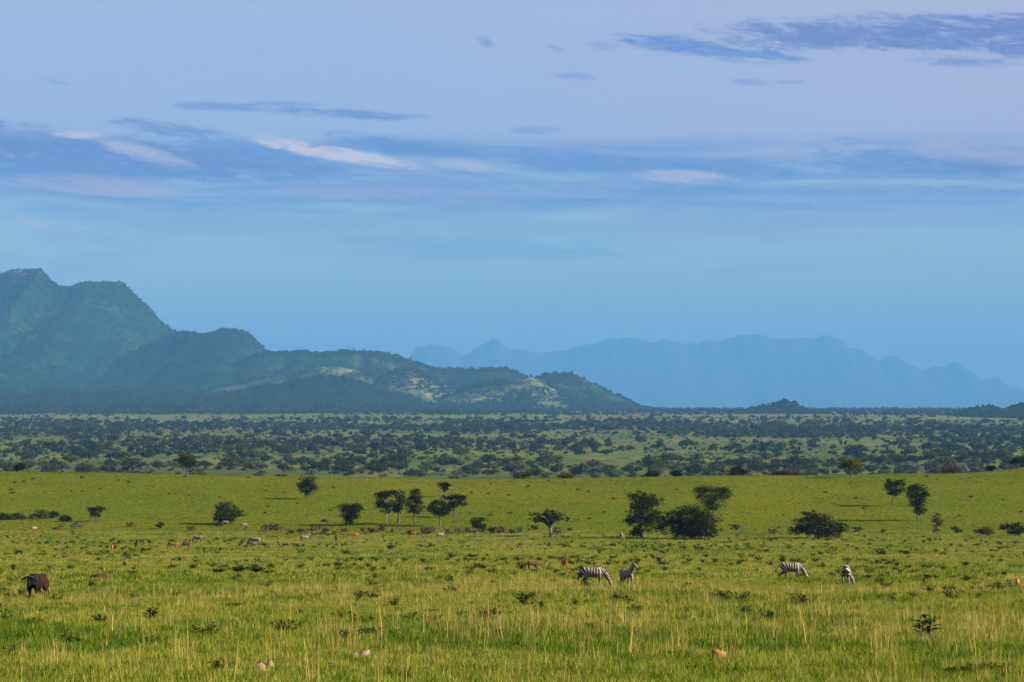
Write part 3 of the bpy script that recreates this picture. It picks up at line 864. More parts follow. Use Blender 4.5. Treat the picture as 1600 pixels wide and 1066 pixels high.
def build_woodland():
    rng = np.random.default_rng(91)
    X, Y = sample_plain(12000, 4300, 6900, 0.23)
    X2, Y2 = sample_plain(20000, 6900, 14500, 0.23)
    X = np.concatenate([REST[0], X, X2]); Y = np.concatenate([REST[1], Y, Y2])
    P = np.stack([X, Y, ground(X, Y) - 0.2], 1)
    XS = rng.uniform(-.21, .21, 11000); YS = np.sqrt(rng.uniform(2050 ** 2, 7600 ** 2, 11000)); XS = XS * YS
    ok = fbm(XS / 120, YS / 260, 83, 4) > 0.47
    XS, YS = XS[ok], YS[ok]
    S = rng.uniform(0.6, 1.2, len(X)) * rng.choice([0.8, 1.2, 1.7], len(X), p=[.5, .3, .2])
    pk = rng.choice([0, 1, 2, 3, 4, 7, 8, 5, 1, 2], len(X))
    pts, scl, pick = [P], [S], [pk]
    pts.append(np.stack([XS, YS, ground(XS, YS) - 0.1], 1)); scl.append(rng.uniform(0.25, 0.75, len(XS))); pick.append(rng.choice([5, 6, 9], len(XS)))
    for key, (fn, HP, D0) in HILLS.items():
        if key.startswith('mountain_range'):
            continue
        wid = HP[-1, 0] - HP[0, 0]
        dens = {'mountain2': 16.0, 'foothill3': 20, 'foothill4': 18, 'foothill5': 18, 'apron10': 9.0, 'dark_hill9': 14}.get(key, 13.0)
        n = int(wid * dens)
        px = rng.uniform(HP[0, 0], HP[-1, 0], n); t = -rng.uniform(0, 1, n) ** 1.1
        t = np.where(rng.uniform(0, 1, n) < 0.12, rng.uniform(-0.03, 0.03, n), t)
        x, y, z = fn(px, t)
        g = fbm(x / 150, y / 220, 71, 3)
        lo = 0.46 if key.startswith('grassy') else 0.40 if key.startswith('apron') else 0.34
        keep = (rng.uniform(0, 1, n) < sstep(g + 0.25 * sstep(-t, 1.0, 0.8) - 0.22, lo - 0.1, lo + 0.12)) & (px > -350)
        pts.append(np.stack([x, y, z - 0.4], 1)[keep]); k = keep.sum()
        scl.append(rng.uniform(0.9, 2.0, k)); pick.append(rng.choice([1, 2, 7, 4, 5, 0], k))
    P = np.concatenate(pts); S = np.concatenate(scl); K = np.concatenate(pick)
    R = np.zeros((len(P), 3)); R[:, 2] = rng.uniform(0, 6.28, len(P))
    scatter('distant_woodland', 'far woodland of the plain and hills', P, R, np.repeat(S[:, None], 3, 1), K, far_meshes)


build_woodland()


# ------------------------------------------------------------------ grass
def blade_tuft(name, n, radius, h0, h1, width, bend, mat, rng, seg=2):
    vs, fs = [], []
    for _ in range(n):
        a = rng.uniform(0, 6.28); r = radius * math.sqrt(rng.uniform())
        x, y = r * math.cos(a), r * math.sin(a)
        h = rng.uniform(h0, h1); w = width * rng.uniform(0.6, 1.3)
        la = a + rng.normal() * 0.9; ln = bend * rng.uniform(0.2, 1.2) * h
        fa = rng.uniform(0, 3.14); dx, dy = math.cos(fa) * w / 2, math.sin(fa) * w / 2
        b = len(vs)
        lx, ly = math.cos(la) * ln, math.sin(la) * ln
        vs += [(x - dx, y - dy, -0.03), (x + dx, y + dy, -0.03),
               (x + lx * .3 + dx * .8, y + ly * .3 + dy * .8, h * .6), (x + lx * .3 - dx * .8, y + ly * .3 - dy * .8, h * .6),
               (x + lx + dx * .15, y + ly + dy * .15, h), (x + lx - dx * .15, y + ly - dy * .15, h)]
        fs += [(b, b + 1, b + 2, b + 3), (b + 3, b + 2, b + 4, b + 5)]
    return mesh_from(name, np.array(vs), np.array(fs), mat)


def grass_mat(name, c1, c2, c3, dry_lo=0.62):
    m, N = mat_new(name)
    pos = N.add('ShaderNodeNewGeometry').outputs['Position']
    rnd = N.add('ShaderNodeObjectInfo').outputs['Random']
    isl = N.add('ShaderNodeNewGeometry').outputs['Random Per Island']
    n = N.noise(pos, 0.09, 3, 0.6)
    c = N.mix(N.m('ADD', N.m('MULTIPLY', N.m('SUBTRACT', n, 0.5), 1.4), N.m('MULTIPLY', rnd, 0.9), clamp=True), c1, c2)
    dry = N.noise(pos, 0.05, 4, 0.6)
    c = N.mix(N.ramp(N.m('ADD', N.m('MULTIPLY', isl, 0.7), N.m('MULTIPLY', dry, 0.6)), dry_lo, dry_lo + 0.25), c, c3)
    d = N.add('ShaderNodeBsdfDiffuse', {0: c}); t = N.add('ShaderNodeBsdfTranslucent', {0: c})
    mx = N.add('ShaderNodeMixShader', {0: 0.35, 1: d.outputs[0], 2: t.outputs[0]})
    N.add('ShaderNodeOutputMaterial', {0: mx.outputs[0]})
    return m


G_green = grass_mat('meadow_grass', (0.080, 0.122, 0.007), (0.174, 0.198, 0.018), (0.34, 0.28, 0.07), 0.67)
G_straw = grass_mat('dry_grass', (0.24, 0.19, 0.05), (0.38, 0.29, 0.095), (0.14, 0.14, 0.02), 0.8)
G_lush = grass_mat('lush_grass', (0.030, 0.075, 0.007), (0.065, 0.120, 0.012), (0.10, 0.12, 0.02), 0.8)
G_field = grass_mat('field_grass', (0.040, 0.050, 0.004), (0.088, 0.090, 0.007), (0.13, 0.12, 0.025), 0.70)


# spots where rocks keep the grass thin: photograph x, y, width
BARE = [(568, 1036, 22), (553, 1037, 14), (518, 1051, 24), (405, 1056, 22), (420, 1054, 16), (1125, 1035, 24), (157, 909, 30), (1243, 945, 18)]


def build_grass():
    rng = np.random.default_rng(17)
    T = [blade_tuft('short_tuft', 34, 0.22, 0.09, 0.22, 0.013, 0.5, G_green, rng),
         blade_tuft('short_tuft', 34, 0.24, 0.12, 0.28, 0.013, 0.45, G_green, rng),
         blade_tuft('lush_tuft', 34, 0.20, 0.12, 0.28, 0.020, 0.6, G_lush, rng),
         blade_tuft('straw_tuft', 8, 0.22, 0.22, 0.52, 0.010, 0.22, G_straw, rng),
         blade_tuft('straw_tuft', 5, 0.12, 0.45, 0.90, 0.011, 0.16, G_straw, rng),
         blade_tuft('mid_tuft', 22, 0.42, 0.07, 0.20, 0.035, 0.5, G_green, rng),
         blade_tuft('mid_straw', 9, 0.42, 0.12, 0.34, 0.022, 0.25, G_straw, rng),
         blade_tuft('field_tuft', 14, 0.5, 0.03, 0.11, 0.06, 0.5, G_field, rng),
         blade_tuft('lush_mid', 18, 0.40, 0.08, 0.24, 0.05, 0.6, G_lush, rng)]

    def zone(y0, y1, n, half, weights):
        Y = np.sqrt(rng.uniform((y0 + 30) ** 2, (y1 + 30) ** 2, n)) - 30
        X = rng.uniform(-half, half, n) * (Y + 30)
        patch = fbm(X / 7, Y / 14, 41, 4); dry = fbm(X / 22, Y / 30, 47, 4)
        w = np.zeros((n, len(T)))
        for k, v in weights.items():
            w[:, k] = v
        straw = (0.25 + 3.0 * sstep(dry + 0.5 * (fbm(X / 3.5, Y / 7, 49, 3) - .5), 0.46, 0.66))[:, None]
        w[:, [3, 4, 6]] *= straw
        w[:, [2, 8]] *= np.where(patch > 0.56, 4.0, 0.5)[:, None]
        w /= w.sum(1, keepdims=True)
        pick = (w.cumsum(1) > rng.uniform(0, 1, n)[:, None]).argmax(1)
        return X, Y, pick, 0.45 + 1.15 * patch
    Z = [zone(46, 95, 40000, 0.215, {0: 4, 1: 2.2, 2: 1.2, 3: .25, 4: .10}),
         zone(95, 190, 60000, 0.215, {0: 4, 1: 2.0, 2: .6, 3: .45, 4: .06, 5: 1.2, 8: .3}),
         zone(190, 600, 105000, 0.212, {5: 3, 6: .40, 8: .5, 1: .5}),
         zone(600, 905, 34000, 0.205, {7: 1})]
    X, Y, K, S = [np.concatenate(a) for a in zip(*Z)]
    free = np.ones(len(X), bool)
    for (x, y, w) in BARE:
        p_, s_ = spot(x, y)
        free &= ~((np.abs(X - p_.x) < w * s_ * 0.75 + .12) & (Y > p_.y - 3.2) & (Y < p_.y + .25))
    X, Y, K, S = X[free], Y[free], K[free], S[free]
    n = len(X)
    P = np.stack([X, Y, ground(X, Y)], 1)
    R = np.stack([rng.normal(0, .08, n), rng.normal(0, .08, n), rng.uniform(0, 6.28, n)], 1)
    s = S * rng.uniform(0.7, 1.3, n)
    scatter('grass', 'green and straw coloured savanna grass', P, R, np.stack([s, s, s * rng.uniform(.8, 1.25, n)], 1), K, T)


build_grass()
# ------------------------------------------------------------------ animals
def spline(P, n):
    P = np.asarray(P, float)
    Q = np.vstack([2 * P[0] - P[1], P, 2 * P[-1] - P[-2]])
    out = []
    for i in range(1, len(Q) - 2):
        for t in np.linspace(0, 1, n, endpoint=(i == len(Q) - 3)):
            a, b, c, d = Q[i - 1], Q[i], Q[i + 1], Q[i + 2]
            out.append(0.5 * ((2 * b) + (c - a) * t + (2 * a - 5 * b + 4 * c - d) * t * t + (3 * b - a - 3 * c + d) * t ** 3))
    return np.array(out)


def limb(points, sides=14, n=5):
    """closed smooth body piece; points are (x, y, z, side radius, other radius)"""
    S = spline(points, n)
    P, ra, rb = S[:, :3], np.maximum(S[:, 3], .006), np.maximum(S[:, 4], .006)
    T = np.gradient(P, axis=0); T /= np.linalg.norm(T, axis=1, keepdims=True) + 1e-9
    A = np.array([0, 1.0, 0]) - T * T[:, 1:2]
    bad = np.linalg.norm(A, axis=1) < 0.2
    A[bad] = np.array([1.0, 0, 0]) - T[bad] * T[bad][:, :1]
    A /= np.linalg.norm(A, axis=1, keepdims=True)
    B = np.cross(T, A)
    rows = []
    for end in (0, 1):
        pass
    ang = np.linspace(0, 2 * math.pi, sides, endpoint=False)
    def ring(p, a, b, u, w):
        return p + np.outer(np.cos(ang) * u, a) + np.outer(np.sin(ang) * w, b)
    r0 = min(ra[0], rb[0]); r1 = min(ra[-1], rb[-1])
    for k, c in ((0.97, .2), (0.75, .62), (0.4, .91)):
        rows.append(ring(P[0] - T[0] * r0 * k, A[0], B[0], ra[0] * c, rb[0] * c))
    for i in range(len(P)):
        rows.append(ring(P[i], A[i], B[i], ra[i], rb[i]))
    for k, c in ((0.4, .91), (0.75, .62), (0.97, .2)):
        rows.append(ring(P[-1] + T[-1] * r1 * k, A[-1], B[-1], ra[-1] * c, rb[-1] * c))
    v = np.concatenate(rows); m = len(rows)
    i = np.arange(m * sides).reshape(m, sides); j = np.roll(i, -1, axis=1)
    f = [tuple(q) for q in np.stack([i[:-1], j[:-1], j[1:], i[1:]], -1).reshape(-1, 4)]
    f += [tuple(i[0][::-1]), tuple(i[-1])]
    return v, f


def body_mesh(name, limbs, mat, voxel=0.02):
    """overlapping pieces grown together into one continuous skin"""
    vs, fs, off = [], [], 0
    for L in limbs:
        v, f = limb(L)
        vs.append(v); fs += [tuple(a + off for a in q) for q in f]; off += len(v)
    me = bpy.data.meshes.new(name + '_raw')
    me.from_pydata([tuple(p) for p in np.concatenate(vs)], [], fs)
    o = bpy.data.objects.new(name + '_raw', me)
    tmp.objects.link(o)
    r = o.modifiers.new('r', 'REMESH'); r.mode = 'VOXEL'; r.voxel_size = voxel; r.use_smooth_shade = True
    s = o.modifiers.new('s', 'SMOOTH'); s.factor = 0.5; s.iterations = 3
    dg = bpy.context.evaluated_depsgraph_get()
    out = bpy.data.meshes.new_from_object(o.evaluated_get(dg))
    out.name = name
    bpy.data.objects.remove(o)
    out.materials.clear(); out.materials.append(mat)
    return out


def quad_limbs(p):
    """p: dict of joint positions; x forward, z up"""
    L = [p['torso'], p['neck'], p['head']]
    L += p['legs'] + p.get('ears', [])
    return L


def legs(front=((.40, 0), (.40, 0)), hind=((-.50, 0), (-.50, 0)), w=.14, k=1.0, thick=1.0):
    """each entry: hip x and foot swing; k scales the leg height"""
    out = []
    for (x, sw), s in zip(front, (1, -1)):
        y = w * s
        out.append([(x, y * .8, .92 * k, .11 * thick, .15 * thick), (x + .01, y, .70 * k, .075 * thick, .10 * thick), (x + sw * .5, y, .43 * k, .048 * thick, .055 * thick),
                    (x + sw * .85, y, .16 * k, .034 * thick, .036 * thick), (x + sw + .02, y, .06 * k, .042 * thick, .046 * thick), (x + sw + .03, y, .025, .045 * thick, .05 * thick)])
    for (x, sw), s in zip(hind, (1, -1)):
        y = w * s
        out.append([(x + .02, y * .7, .98 * k, .15 * thick, .20 * thick), (x + .09, y, .74 * k, .11 * thick, .15 * thick), (x + .02 + sw * .4, y, .56 * k, .065 * thick, .08 * thick),
                    (x - .10 + sw * .7, y, .43 * k, .045 * thick, .055 * thick), (x - .06 + sw * .95, y, .16 * k, .034 * thick, .036 * thick), (x - .02 + sw, y, .06 * k, .042 * thick, .046 * thick), (x + sw, y, .025, .045 * thick, .05 * thick)])
    return out


ZT = [(-.62, 0, 1.04, .13, .16), (-.50, 0, 1.05, .23, .25), (-.22, 0, .98, .27, .29), (.12, 0, .97, .27, .29), (.40, 0, 1.01, .22, .28), (.56, 0, 1.02, .14, .20)]


def zebra_pose(kind):
    if kind == 'graze':
        neck = [(.46, 0, 1.10, .15, .21), (.70, 0, .96, .11, .17), (.90, 0, .70, .085, .13), (1.03, 0, .47, .075, .10)]
        head = [(1.00, 0, .52, .085, .10), (1.07, 0, .38, .082, .105), (1.15, 0, .22, .06, .075), (1.20, 0, .09, .055, .06)]
        ears = [[(.97, s * .06, .56, .02, .03), (.93, s * .10, .66, .016, .035), (.92, s * .11, .73, .008, .012)] for s in (1, -1)]
        lg = legs(((.38, .02), (.44, -.05)), ((-.52, -.08), (-.46, .10)))
    elif kind == 'walk':
        neck = [(.46, 0, 1.08, .15, .21), (.70, 0, .92, .11, .17), (.90, 0, .68, .085, .13), (1.01, 0, .46, .075, .10)]
        head = [(.98, 0, .50, .085, .10), (1.04, 0, .36, .082, .105), (1.10, 0, .20, .06, .075), (1.13, 0, .07, .055, .06)]
        ears = [[(.96, s * .06, .55, .02, .03), (.93, s * .10, .65, .016, .035), (.92, s * .11, .72, .008, .012)] for s in (1, -1)]
        lg = legs(((.40, .16), (.44, -.24)), ((-.52, -.26), (-.46, .30)))
    elif kind == 'away':
        neck = [(.46, 0, 1.08, .15, .21), (.68, -.10, .92, .11, .17), (.80, -.24, .66, .085, .13), (.82, -.34, .45, .075, .10)]
        head = [(.82, -.33, .50, .085, .10), (.84, -.37, .36, .085, .105), (.86, -.42, .20, .06, .075), (.87, -.45, .08, .055, .06)]
        ears = [[(.80 + s * .05, -.32, .55, .02, .03), (.80 + s * .09, -.31, .64, .016, .035), (.80 + s * .10, -.31, .71, .008, .012)] for s in (1, -1)]
        lg = legs(((.40, .02), (.44, -.05)), ((-.50, -.06), (-.48, .05)), w=.15)
    else:  # alert, head up and turned to its left
        neck = [(.46, 0, 1.08, .15, .21), (.64, .01, 1.28, .11, .17), (.76, .03, 1.50, .085, .13), (.82, .05, 1.62, .08, .10)]
        head = [(.80, .04, 1.64, .085, .10), (.88, .09, 1.58, .082, .105), (.99, .17, 1.44, .06, .075), (1.05, .22, 1.34, .055, .06)]
        ears = [[(.77, .04 + s * .06, 1.70, .02, .03), (.75, .04 + s * .10, 1.80, .02, .035), (.75, .04 + s * .11, 1.88, .008, .012)] for s in (1, -1)]
        lg = legs(((.40, .05), (.42, -.06)), ((-.52, -.06), (-.48, .06)))
    return dict(torso=ZT, neck=neck, head=head, legs=lg, ears=ears)


def stripe_material():
    m, N = mat_new('zebra_coat')
    ph = N.add('ShaderNodeAttribute', attribute_name='phase').outputs['Fac']
    dk = N.add('ShaderNodeAttribute', attribute_name='dark').outputs['Fac']
    co = N.add('ShaderNodeTexCoord').outputs['Object']
    wob = N.m('MULTIPLY', N.m('SUBTRACT', N.noise(co, 5.0, 2), 0.5), 0.4)
    s = N.m('SINE', N.m('MULTIPLY', N.m('ADD', ph, wob), 2 * math.pi))
    f = N.ramp(s, 0.05, 0.38)
    white = N.mix(N.noise(co, 3.0, 3), (0.27, 0.215, 0.17), (0.36, 0.30, 0.25))
    c = N.mix(f, (0.014, 0.011, 0.010), white)
    c = N.mix(dk, c, (0.020, 0.015, 0.013))
    p = N.add('ShaderNodeBsdfPrincipled', {'Base Color': c, 'Roughness': 0.65})
    p.inputs['Specular IOR Level'].default_value = 0.2
    N.add('ShaderNodeOutputMaterial', {0: p.outputs[0]})
    return m


def seg_dist(V, path):
    """distance of vertices to a polyline and the running length along it"""
    P = np.asarray(path, float)[:, :3]
    best = np.full(len(V), 1e9); along = np.zeros(len(V)); rad = np.asarray(path, float)[:, 3:].mean(1)
    run = 0.0
    for i in range(len(P) - 1):
        d = P[i + 1] - P[i]; L = np.linalg.norm(d)
        t = np.clip(((V - P[i]) @ d) / (L * L), 0, 1)
        q = np.linalg.norm(V - P[i] - t[:, None] * d, axis=1) - (rad[i] + (rad[i + 1] - rad[i]) * t)
        up = q < best
        best[up] = q[up]; along[up] = run + t[up] * L
        run += L
    return best, along


def paint_stripes(me, p):
    n = len(me.vertices)
    V = np.empty(n * 3, np.float32); me.vertices.foreach_get('co', V); V = V.reshape(-1, 3).astype(float)
    dt, at_ = seg_dist(V, p['torso']); dn, an = seg_dist(V, p['neck']); dh, ah = seg_dist(V, p['head'])
    lam = 0.165
    piv = np.array([-.06, .62])
    th = np.arctan2(V[:, 2] - piv[1], -(V[:, 0] - piv[0]))        # 90 deg above the pivot, 0 to the rear
    rump = (math.pi / 2 - th) * 0.5 / lam
    ph = np.where(V[:, 0] < piv[0], -rump * 1.0, (V[:, 0] - piv[0]) / lam)
    ph = np.where(dn < np.minimum(dt, dh) + 0.02, 3.4 + an / 0.12, ph)
    ph = np.where(dh < np.minimum(dn, dt), ah / 0.075, ph)
    dark = np.zeros(n)
    dl = np.full(n, 1e9)
    for L in p['legs']:
        d, a = seg_dist(V, L); dl = np.minimum(dl, d)
    leg = (V[:, 2] < 0.66) & (dl < dh) & (dl < dn)
    ph = np.where(leg, V[:, 2] / 0.095, ph)
    dark = np.where(leg, 0.45, dark); dark = np.where(leg & (V[:, 2] < .07), 1.0, dark)
    endh = np.asarray(p['head'])[-1][:3]
    dark = np.maximum(dark, (np.linalg.norm(V - endh, axis=1) < .10) * 1.0)
    for nm, val in (('phase', ph), ('dark', dark)):
        a = me.attributes.new(nm, 'FLOAT', 'POINT'); a.data.foreach_set('value', val.astype(np.float32))


def ridge_strip(path, height, width, lean=0.0):
    """mane standing on the nape: a row of short upright tufts following the neck"""
    S = spline(path, 8); P, r = S[:, :3], S[:, 4]
    T = np.gradient(P, axis=0); T /= np.linalg.norm(T, axis=1, keepdims=True)
    side = np.array([0, 1.0, 0]) - T * T[:, 1:2]; side /= np.linalg.norm(side, axis=1, keepdims=True)
    up = np.cross(T, side)
    up *= np.sign(up[:, 2:3] + 0.3 * -up[:, 0:1] + 1e-6)
    b = P + up * (r * .86)[:, None]; t = P + up * (r + height)[:, None]
    vs = np.concatenate([b - side * width, b + side * width, t + side * width * .35, t - side * width * .35])
    n = len(P); i = np.arange(n)
    fs = []
    for a, c in ((0, 1), (1, 2), (2, 3), (3, 0)):
        fs += list(zip(a * n + i[:-1], a * n + i[1:], c * n + i[1:], c * n + i[:-1]))
    fs += [(0, n, 2 * n, 3 * n), (n - 1, 2 * n - 1, 3 * n - 1, 4 * n - 1)]
    return vs, np.array(fs)


tmp = bpy.data.collections.new('raw'); COL.children.link(tmp)
M_zebra = stripe_material()
M_dark_hair = rough_mat('dark_hair', (0.012, 0.010, 0.009), (0.03, 0.024, 0.02), 8.0, 0.8)
M_mane = rough_mat('mane_hair', (0.014, 0.011, 0.010), (0.14, 0.10, 0.08), 9.0, 0.8)
M_horn = rough_mat('horn', (0.02, 0.018, 0.016), (0.075, 0.07, 0.065), 6.0, 0.5)

ZEBRA = {}
for kind in ('graze', 'walk', 'away', 'alert'):
    p = zebra_pose(kind)
    me = body_mesh('zebra_' + kind, quad_limbs(p), M_zebra, 0.019)
    paint_stripes(me, p)
    mv, mf = ridge_strip(p['neck'], .075, .022)
    mane = mesh_from('zebra_mane', mv, mf, M_mane)
    if kind == 'walk':
        tp = [(-.70, 0, 1.16), (-.84, .02, 1.02), (-.92, .03, .82), (-1.02, .03, .70), (-1.12, .03, .74)]
    elif kind == 'graze':
        tp = [(-.70, 0, 1.16), (-.80, 0, 1.00), (-.83, .02, .78), (-.86, .03, .60), (-.96, .03, .50)]
    else:
        tp = [(-.70, 0, 1.16), (-.79, .01, 1.02), (-.80, .03, .82), (-.79, .05, .62), (-.78, .06, .46)]
    S = spline(tp, 4)
    tv, tf = tube(S, np.interp(np.linspace(0, 1, len(S)), [0, .55, .75, .92, 1], [.028, .022, .045, .04, .008]), 7)
    tail = mesh_from('zebra_tail', tv, tf, M_dark_hair, True)
    ZEBRA[kind] = (me, mane, tail)


def place_animal(name, label, cat, parts, names, loc, rz, scale=1.0, group=None):
    root = link(name, None, None, (loc[0], loc[1], loc[2] - 0.02), rz, scale)
    for nm, me in zip(names, parts):
        link(nm, me, root)
    return tag(root, label, cat, group)


def zebra(label, kind, px, py, heading, scale=1.0, group=None):
    """heading: degrees the animal faces, 0 = right in the picture, 90 = away from the camera"""
    loc, s = spot(px, py)
    return place_animal('zebra', label, 'zebra', ZEBRA[kind], ('body', 'mane', 'tail'), loc, math.radians(heading), scale, group)


zebra('grazing zebra seen side on, head down, beside the alert zebra', 'graze', 926, 920, -8, 1.0)
zebra('alert zebra standing with raised head beside a grazing zebra', 'alert', 979, 919, -60, 0.90)
zebra('walking zebra grazing with its tail swung out behind', 'walk', 1236, 909, -6, 1.0)
zebra('zebra grazing with its striped rump turned to the viewer', 'away', 1322, 917, 82, 1.04)
FARZ = 'zebras grazing far down the meadow'
zebra('small distant zebra at far left of the far zebras', 'graze', 310, 848, 170, 0.95, FARZ)
zebra('distant pale zebra grazing alone in the middle of the left meadow', 'graze', 399, 854, 175, 1.25, FARZ)
zebra('distant zebra standing with head raised right of the lone grazing one', 'alert', 476, 847, 12, 0.95, FARZ)
zebra('distant zebra facing right below the acacia group', 'alert', 688, 842, 20, 0.9, FARZ)
zebra('distant zebra seen from behind left of the tall ragged tree', 'away', 971, 844, 84, 1.1, FARZ)
zebra('distant pale zebra by the gully below the dense round bush', 'graze', 381, 826, 10, 0.9, FARZ)
zebra('distant pale zebra standing just under the dense round bush', 'walk', 352, 822, 184, 0.9, FARZ)


# antelopes
def antelope_material(name, coat, belly):
    m, N = mat_new(name)
    co = N.add('ShaderNodeTexCoord').outputs['Object']
    nz = N.add('ShaderNodeSeparateXYZ', {0: N.add('ShaderNodeTexCoord').outputs['Normal']}).outputs[2]
    z = N.add('ShaderNodeSeparateXYZ', {0: co}).outputs[2]
    c = N.mix(N.noise(co, 4.0, 3), coat, tuple(v * 1.3 for v in coat))
    c = N.mix(N.m('MULTIPLY', N.ramp(nz, -0.75, -0.45, 1, 0), N.ramp(z, 0.35, 0.5)), c, belly)
    p = N.add('ShaderNodeBsdfPrincipled', {'Base Color': c, 'Roughness': 0.7})
    p.inputs['Specular IOR Level'].default_value = 0.15
    N.add('ShaderNodeOutputMaterial', {0: p.outputs[0]})
    return m


M_kob = antelope_material('rufous_coat', (0.19, 0.062, 0.016), (0.42, 0.34, 0.27))
M_kob_dark = antelope_material('dark_brown_coat', (0.050, 0.022, 0.014), (0.30, 0.22, 0.17))
AT = [(-.52, 0, .84, .10, .12), (-.40, 0, .86, .16, .18), (-.12, 0, .80, .18, .19), (.15, 0, .80, .17, .19), (.34, 0, .84, .14, .19), (.44, 0, .86, .09, .13)]


def antelope(kind, mat, nm):
    if kind == 'graze':
        neck = [(.36, 0, .90, .09, .12), (.56, 0, .74, .06, .085), (.70, 0, .48, .05, .065), (.77, 0, .33, .05, .06)]
        head = [(.75, 0, .36, .055, .065), (.81, 0, .24, .05, .06), (.86, 0, .12, .033, .04), (.88, 0, .06, .03, .032)]
        hp = (.75, .36); hd = (-.35, .6)
    else:
        neck = [(.36, 0, .92, .09, .12), (.48, 0, 1.08, .06, .085), (.54, 0, 1.24, .05, .065), (.57, 0, 1.32, .05, .06)]
        head = [(.55, 0, 1.32, .055, .065), (.62, 0, 1.29, .05, .06), (.72, 0, 1.22, .033, .04), (.77, 0, 1.18, .03, .032)]
        hp = (.55, 1.35); hd = (-.35, .75)
    ears = [[(hp[0] - .01, s * .04, hp[1] + .02, .014, .02), (hp[0] - .02, s * .11, hp[1] + .06, .012, .03), (hp[0] - .02, s * .15, hp[1] + .08, .006, .01)] for s in (1, -1)]
    lg = legs(((.30, .03), (.33, -.05)), ((-.40, -.06), (-.37, .06)), w=.09, k=.80, thick=.66)
    me = body_mesh('antelope_' + nm, [AT, neck, head] + lg + ears, mat, 0.018)
    hs = []
    for s in (1, -1):
        pts = spline([(hp[0], s * .03, hp[1] + .03), (hp[0] + hd[0] * .15, s * .07, hp[1] + .20), (hp[0] + hd[0] * .5, s * .10, hp[1] + .34), (hp[0] + hd[0] * .45, s * .10, hp[1] + .50)], 5)
        hs.append(mesh_from('antelope_horn', *tube(pts, np.linspace(.02, .005, len(pts)), 6), M_horn, True))
    tv = spline([(-.56, 0, .92), (-.62, 0, .82), (-.62, 0, .66), (-.61, 0, .56)], 4)
    tail = mesh_from('antelope_tail', *tube(tv, np.linspace(.02, .012, len(tv)), 6), mat, True)
    return me, hs[0], hs[1], tail


KOB = {(k, c): antelope(k, M_kob if c == 'red' else M_kob_dark, k + '_' + c) for k in ('graze', 'stand') for c in ('red', 'dark')}
for lb, kind, c, x, y, hd, sc in [
        ('dark brown antelope grazing left of the reddish one near the zebras', 'graze', 'dark', 832, 894, 200, .9),
        ('reddish antelope with raised horned head left of the grazing zebra', 'stand', 'red', 882, 891, -70, .9),
        ('reddish antelope half hidden in grass at the right edge', 'stand', 'red', 1590, 922, -110, .62),
        ('reddish antelope seen end on, leftmost of the far antelopes', 'stand', 'red', 175, 864, -85, 1.1),
        ('dark antelope standing second from left among the far antelopes', 'stand', 'dark', 213, 857, -60, 1.0),
        ('bright reddish antelope grazing beside a darker one', 'graze', 'red', 271, 860, 185, 1.25),
        ('dark reddish antelope grazing just right of the bright one', 'graze', 'dark', 291, 859, 190, 1.15),
        ('small reddish antelope between the two central far zebras', 'graze', 'red', 447, 858, 160, 1.0),
        ('dark antelope with raised head and horns right of the standing far zebra', 'stand', 'dark', 525, 848, -80, 1.2),
        ('tan antelope below the vase shaped bush', 'graze', 'red', 547, 841, 180, .95),
        ('tan antelope facing right below the acacia group', 'graze', 'red', 557, 841, 20, .95),
        ('orange antelope grazing below the acacia group', 'graze', 'red', 645, 841, 175, 1.15),
        ('dark antelope beside the orange one below the acacia group', 'graze', 'dark', 655, 841, 10, 1.1),
        ('orange antelope beside a pale zebra below the dense round bush', 'graze', 'red', 386, 830, 170, 1.0),
        ('small dark antelope in the shade right of the acacia group', 'stand', 'dark', 712, 818, 30, .8)]:
    loc, s = spot(x, y)
    place_animal('antelope', lb, 'antelope', KOB[(kind, c)], ('body', 'horn', 'horn', 'tail'), loc, math.radians(hd), sc, 'antelopes spread over the meadow')


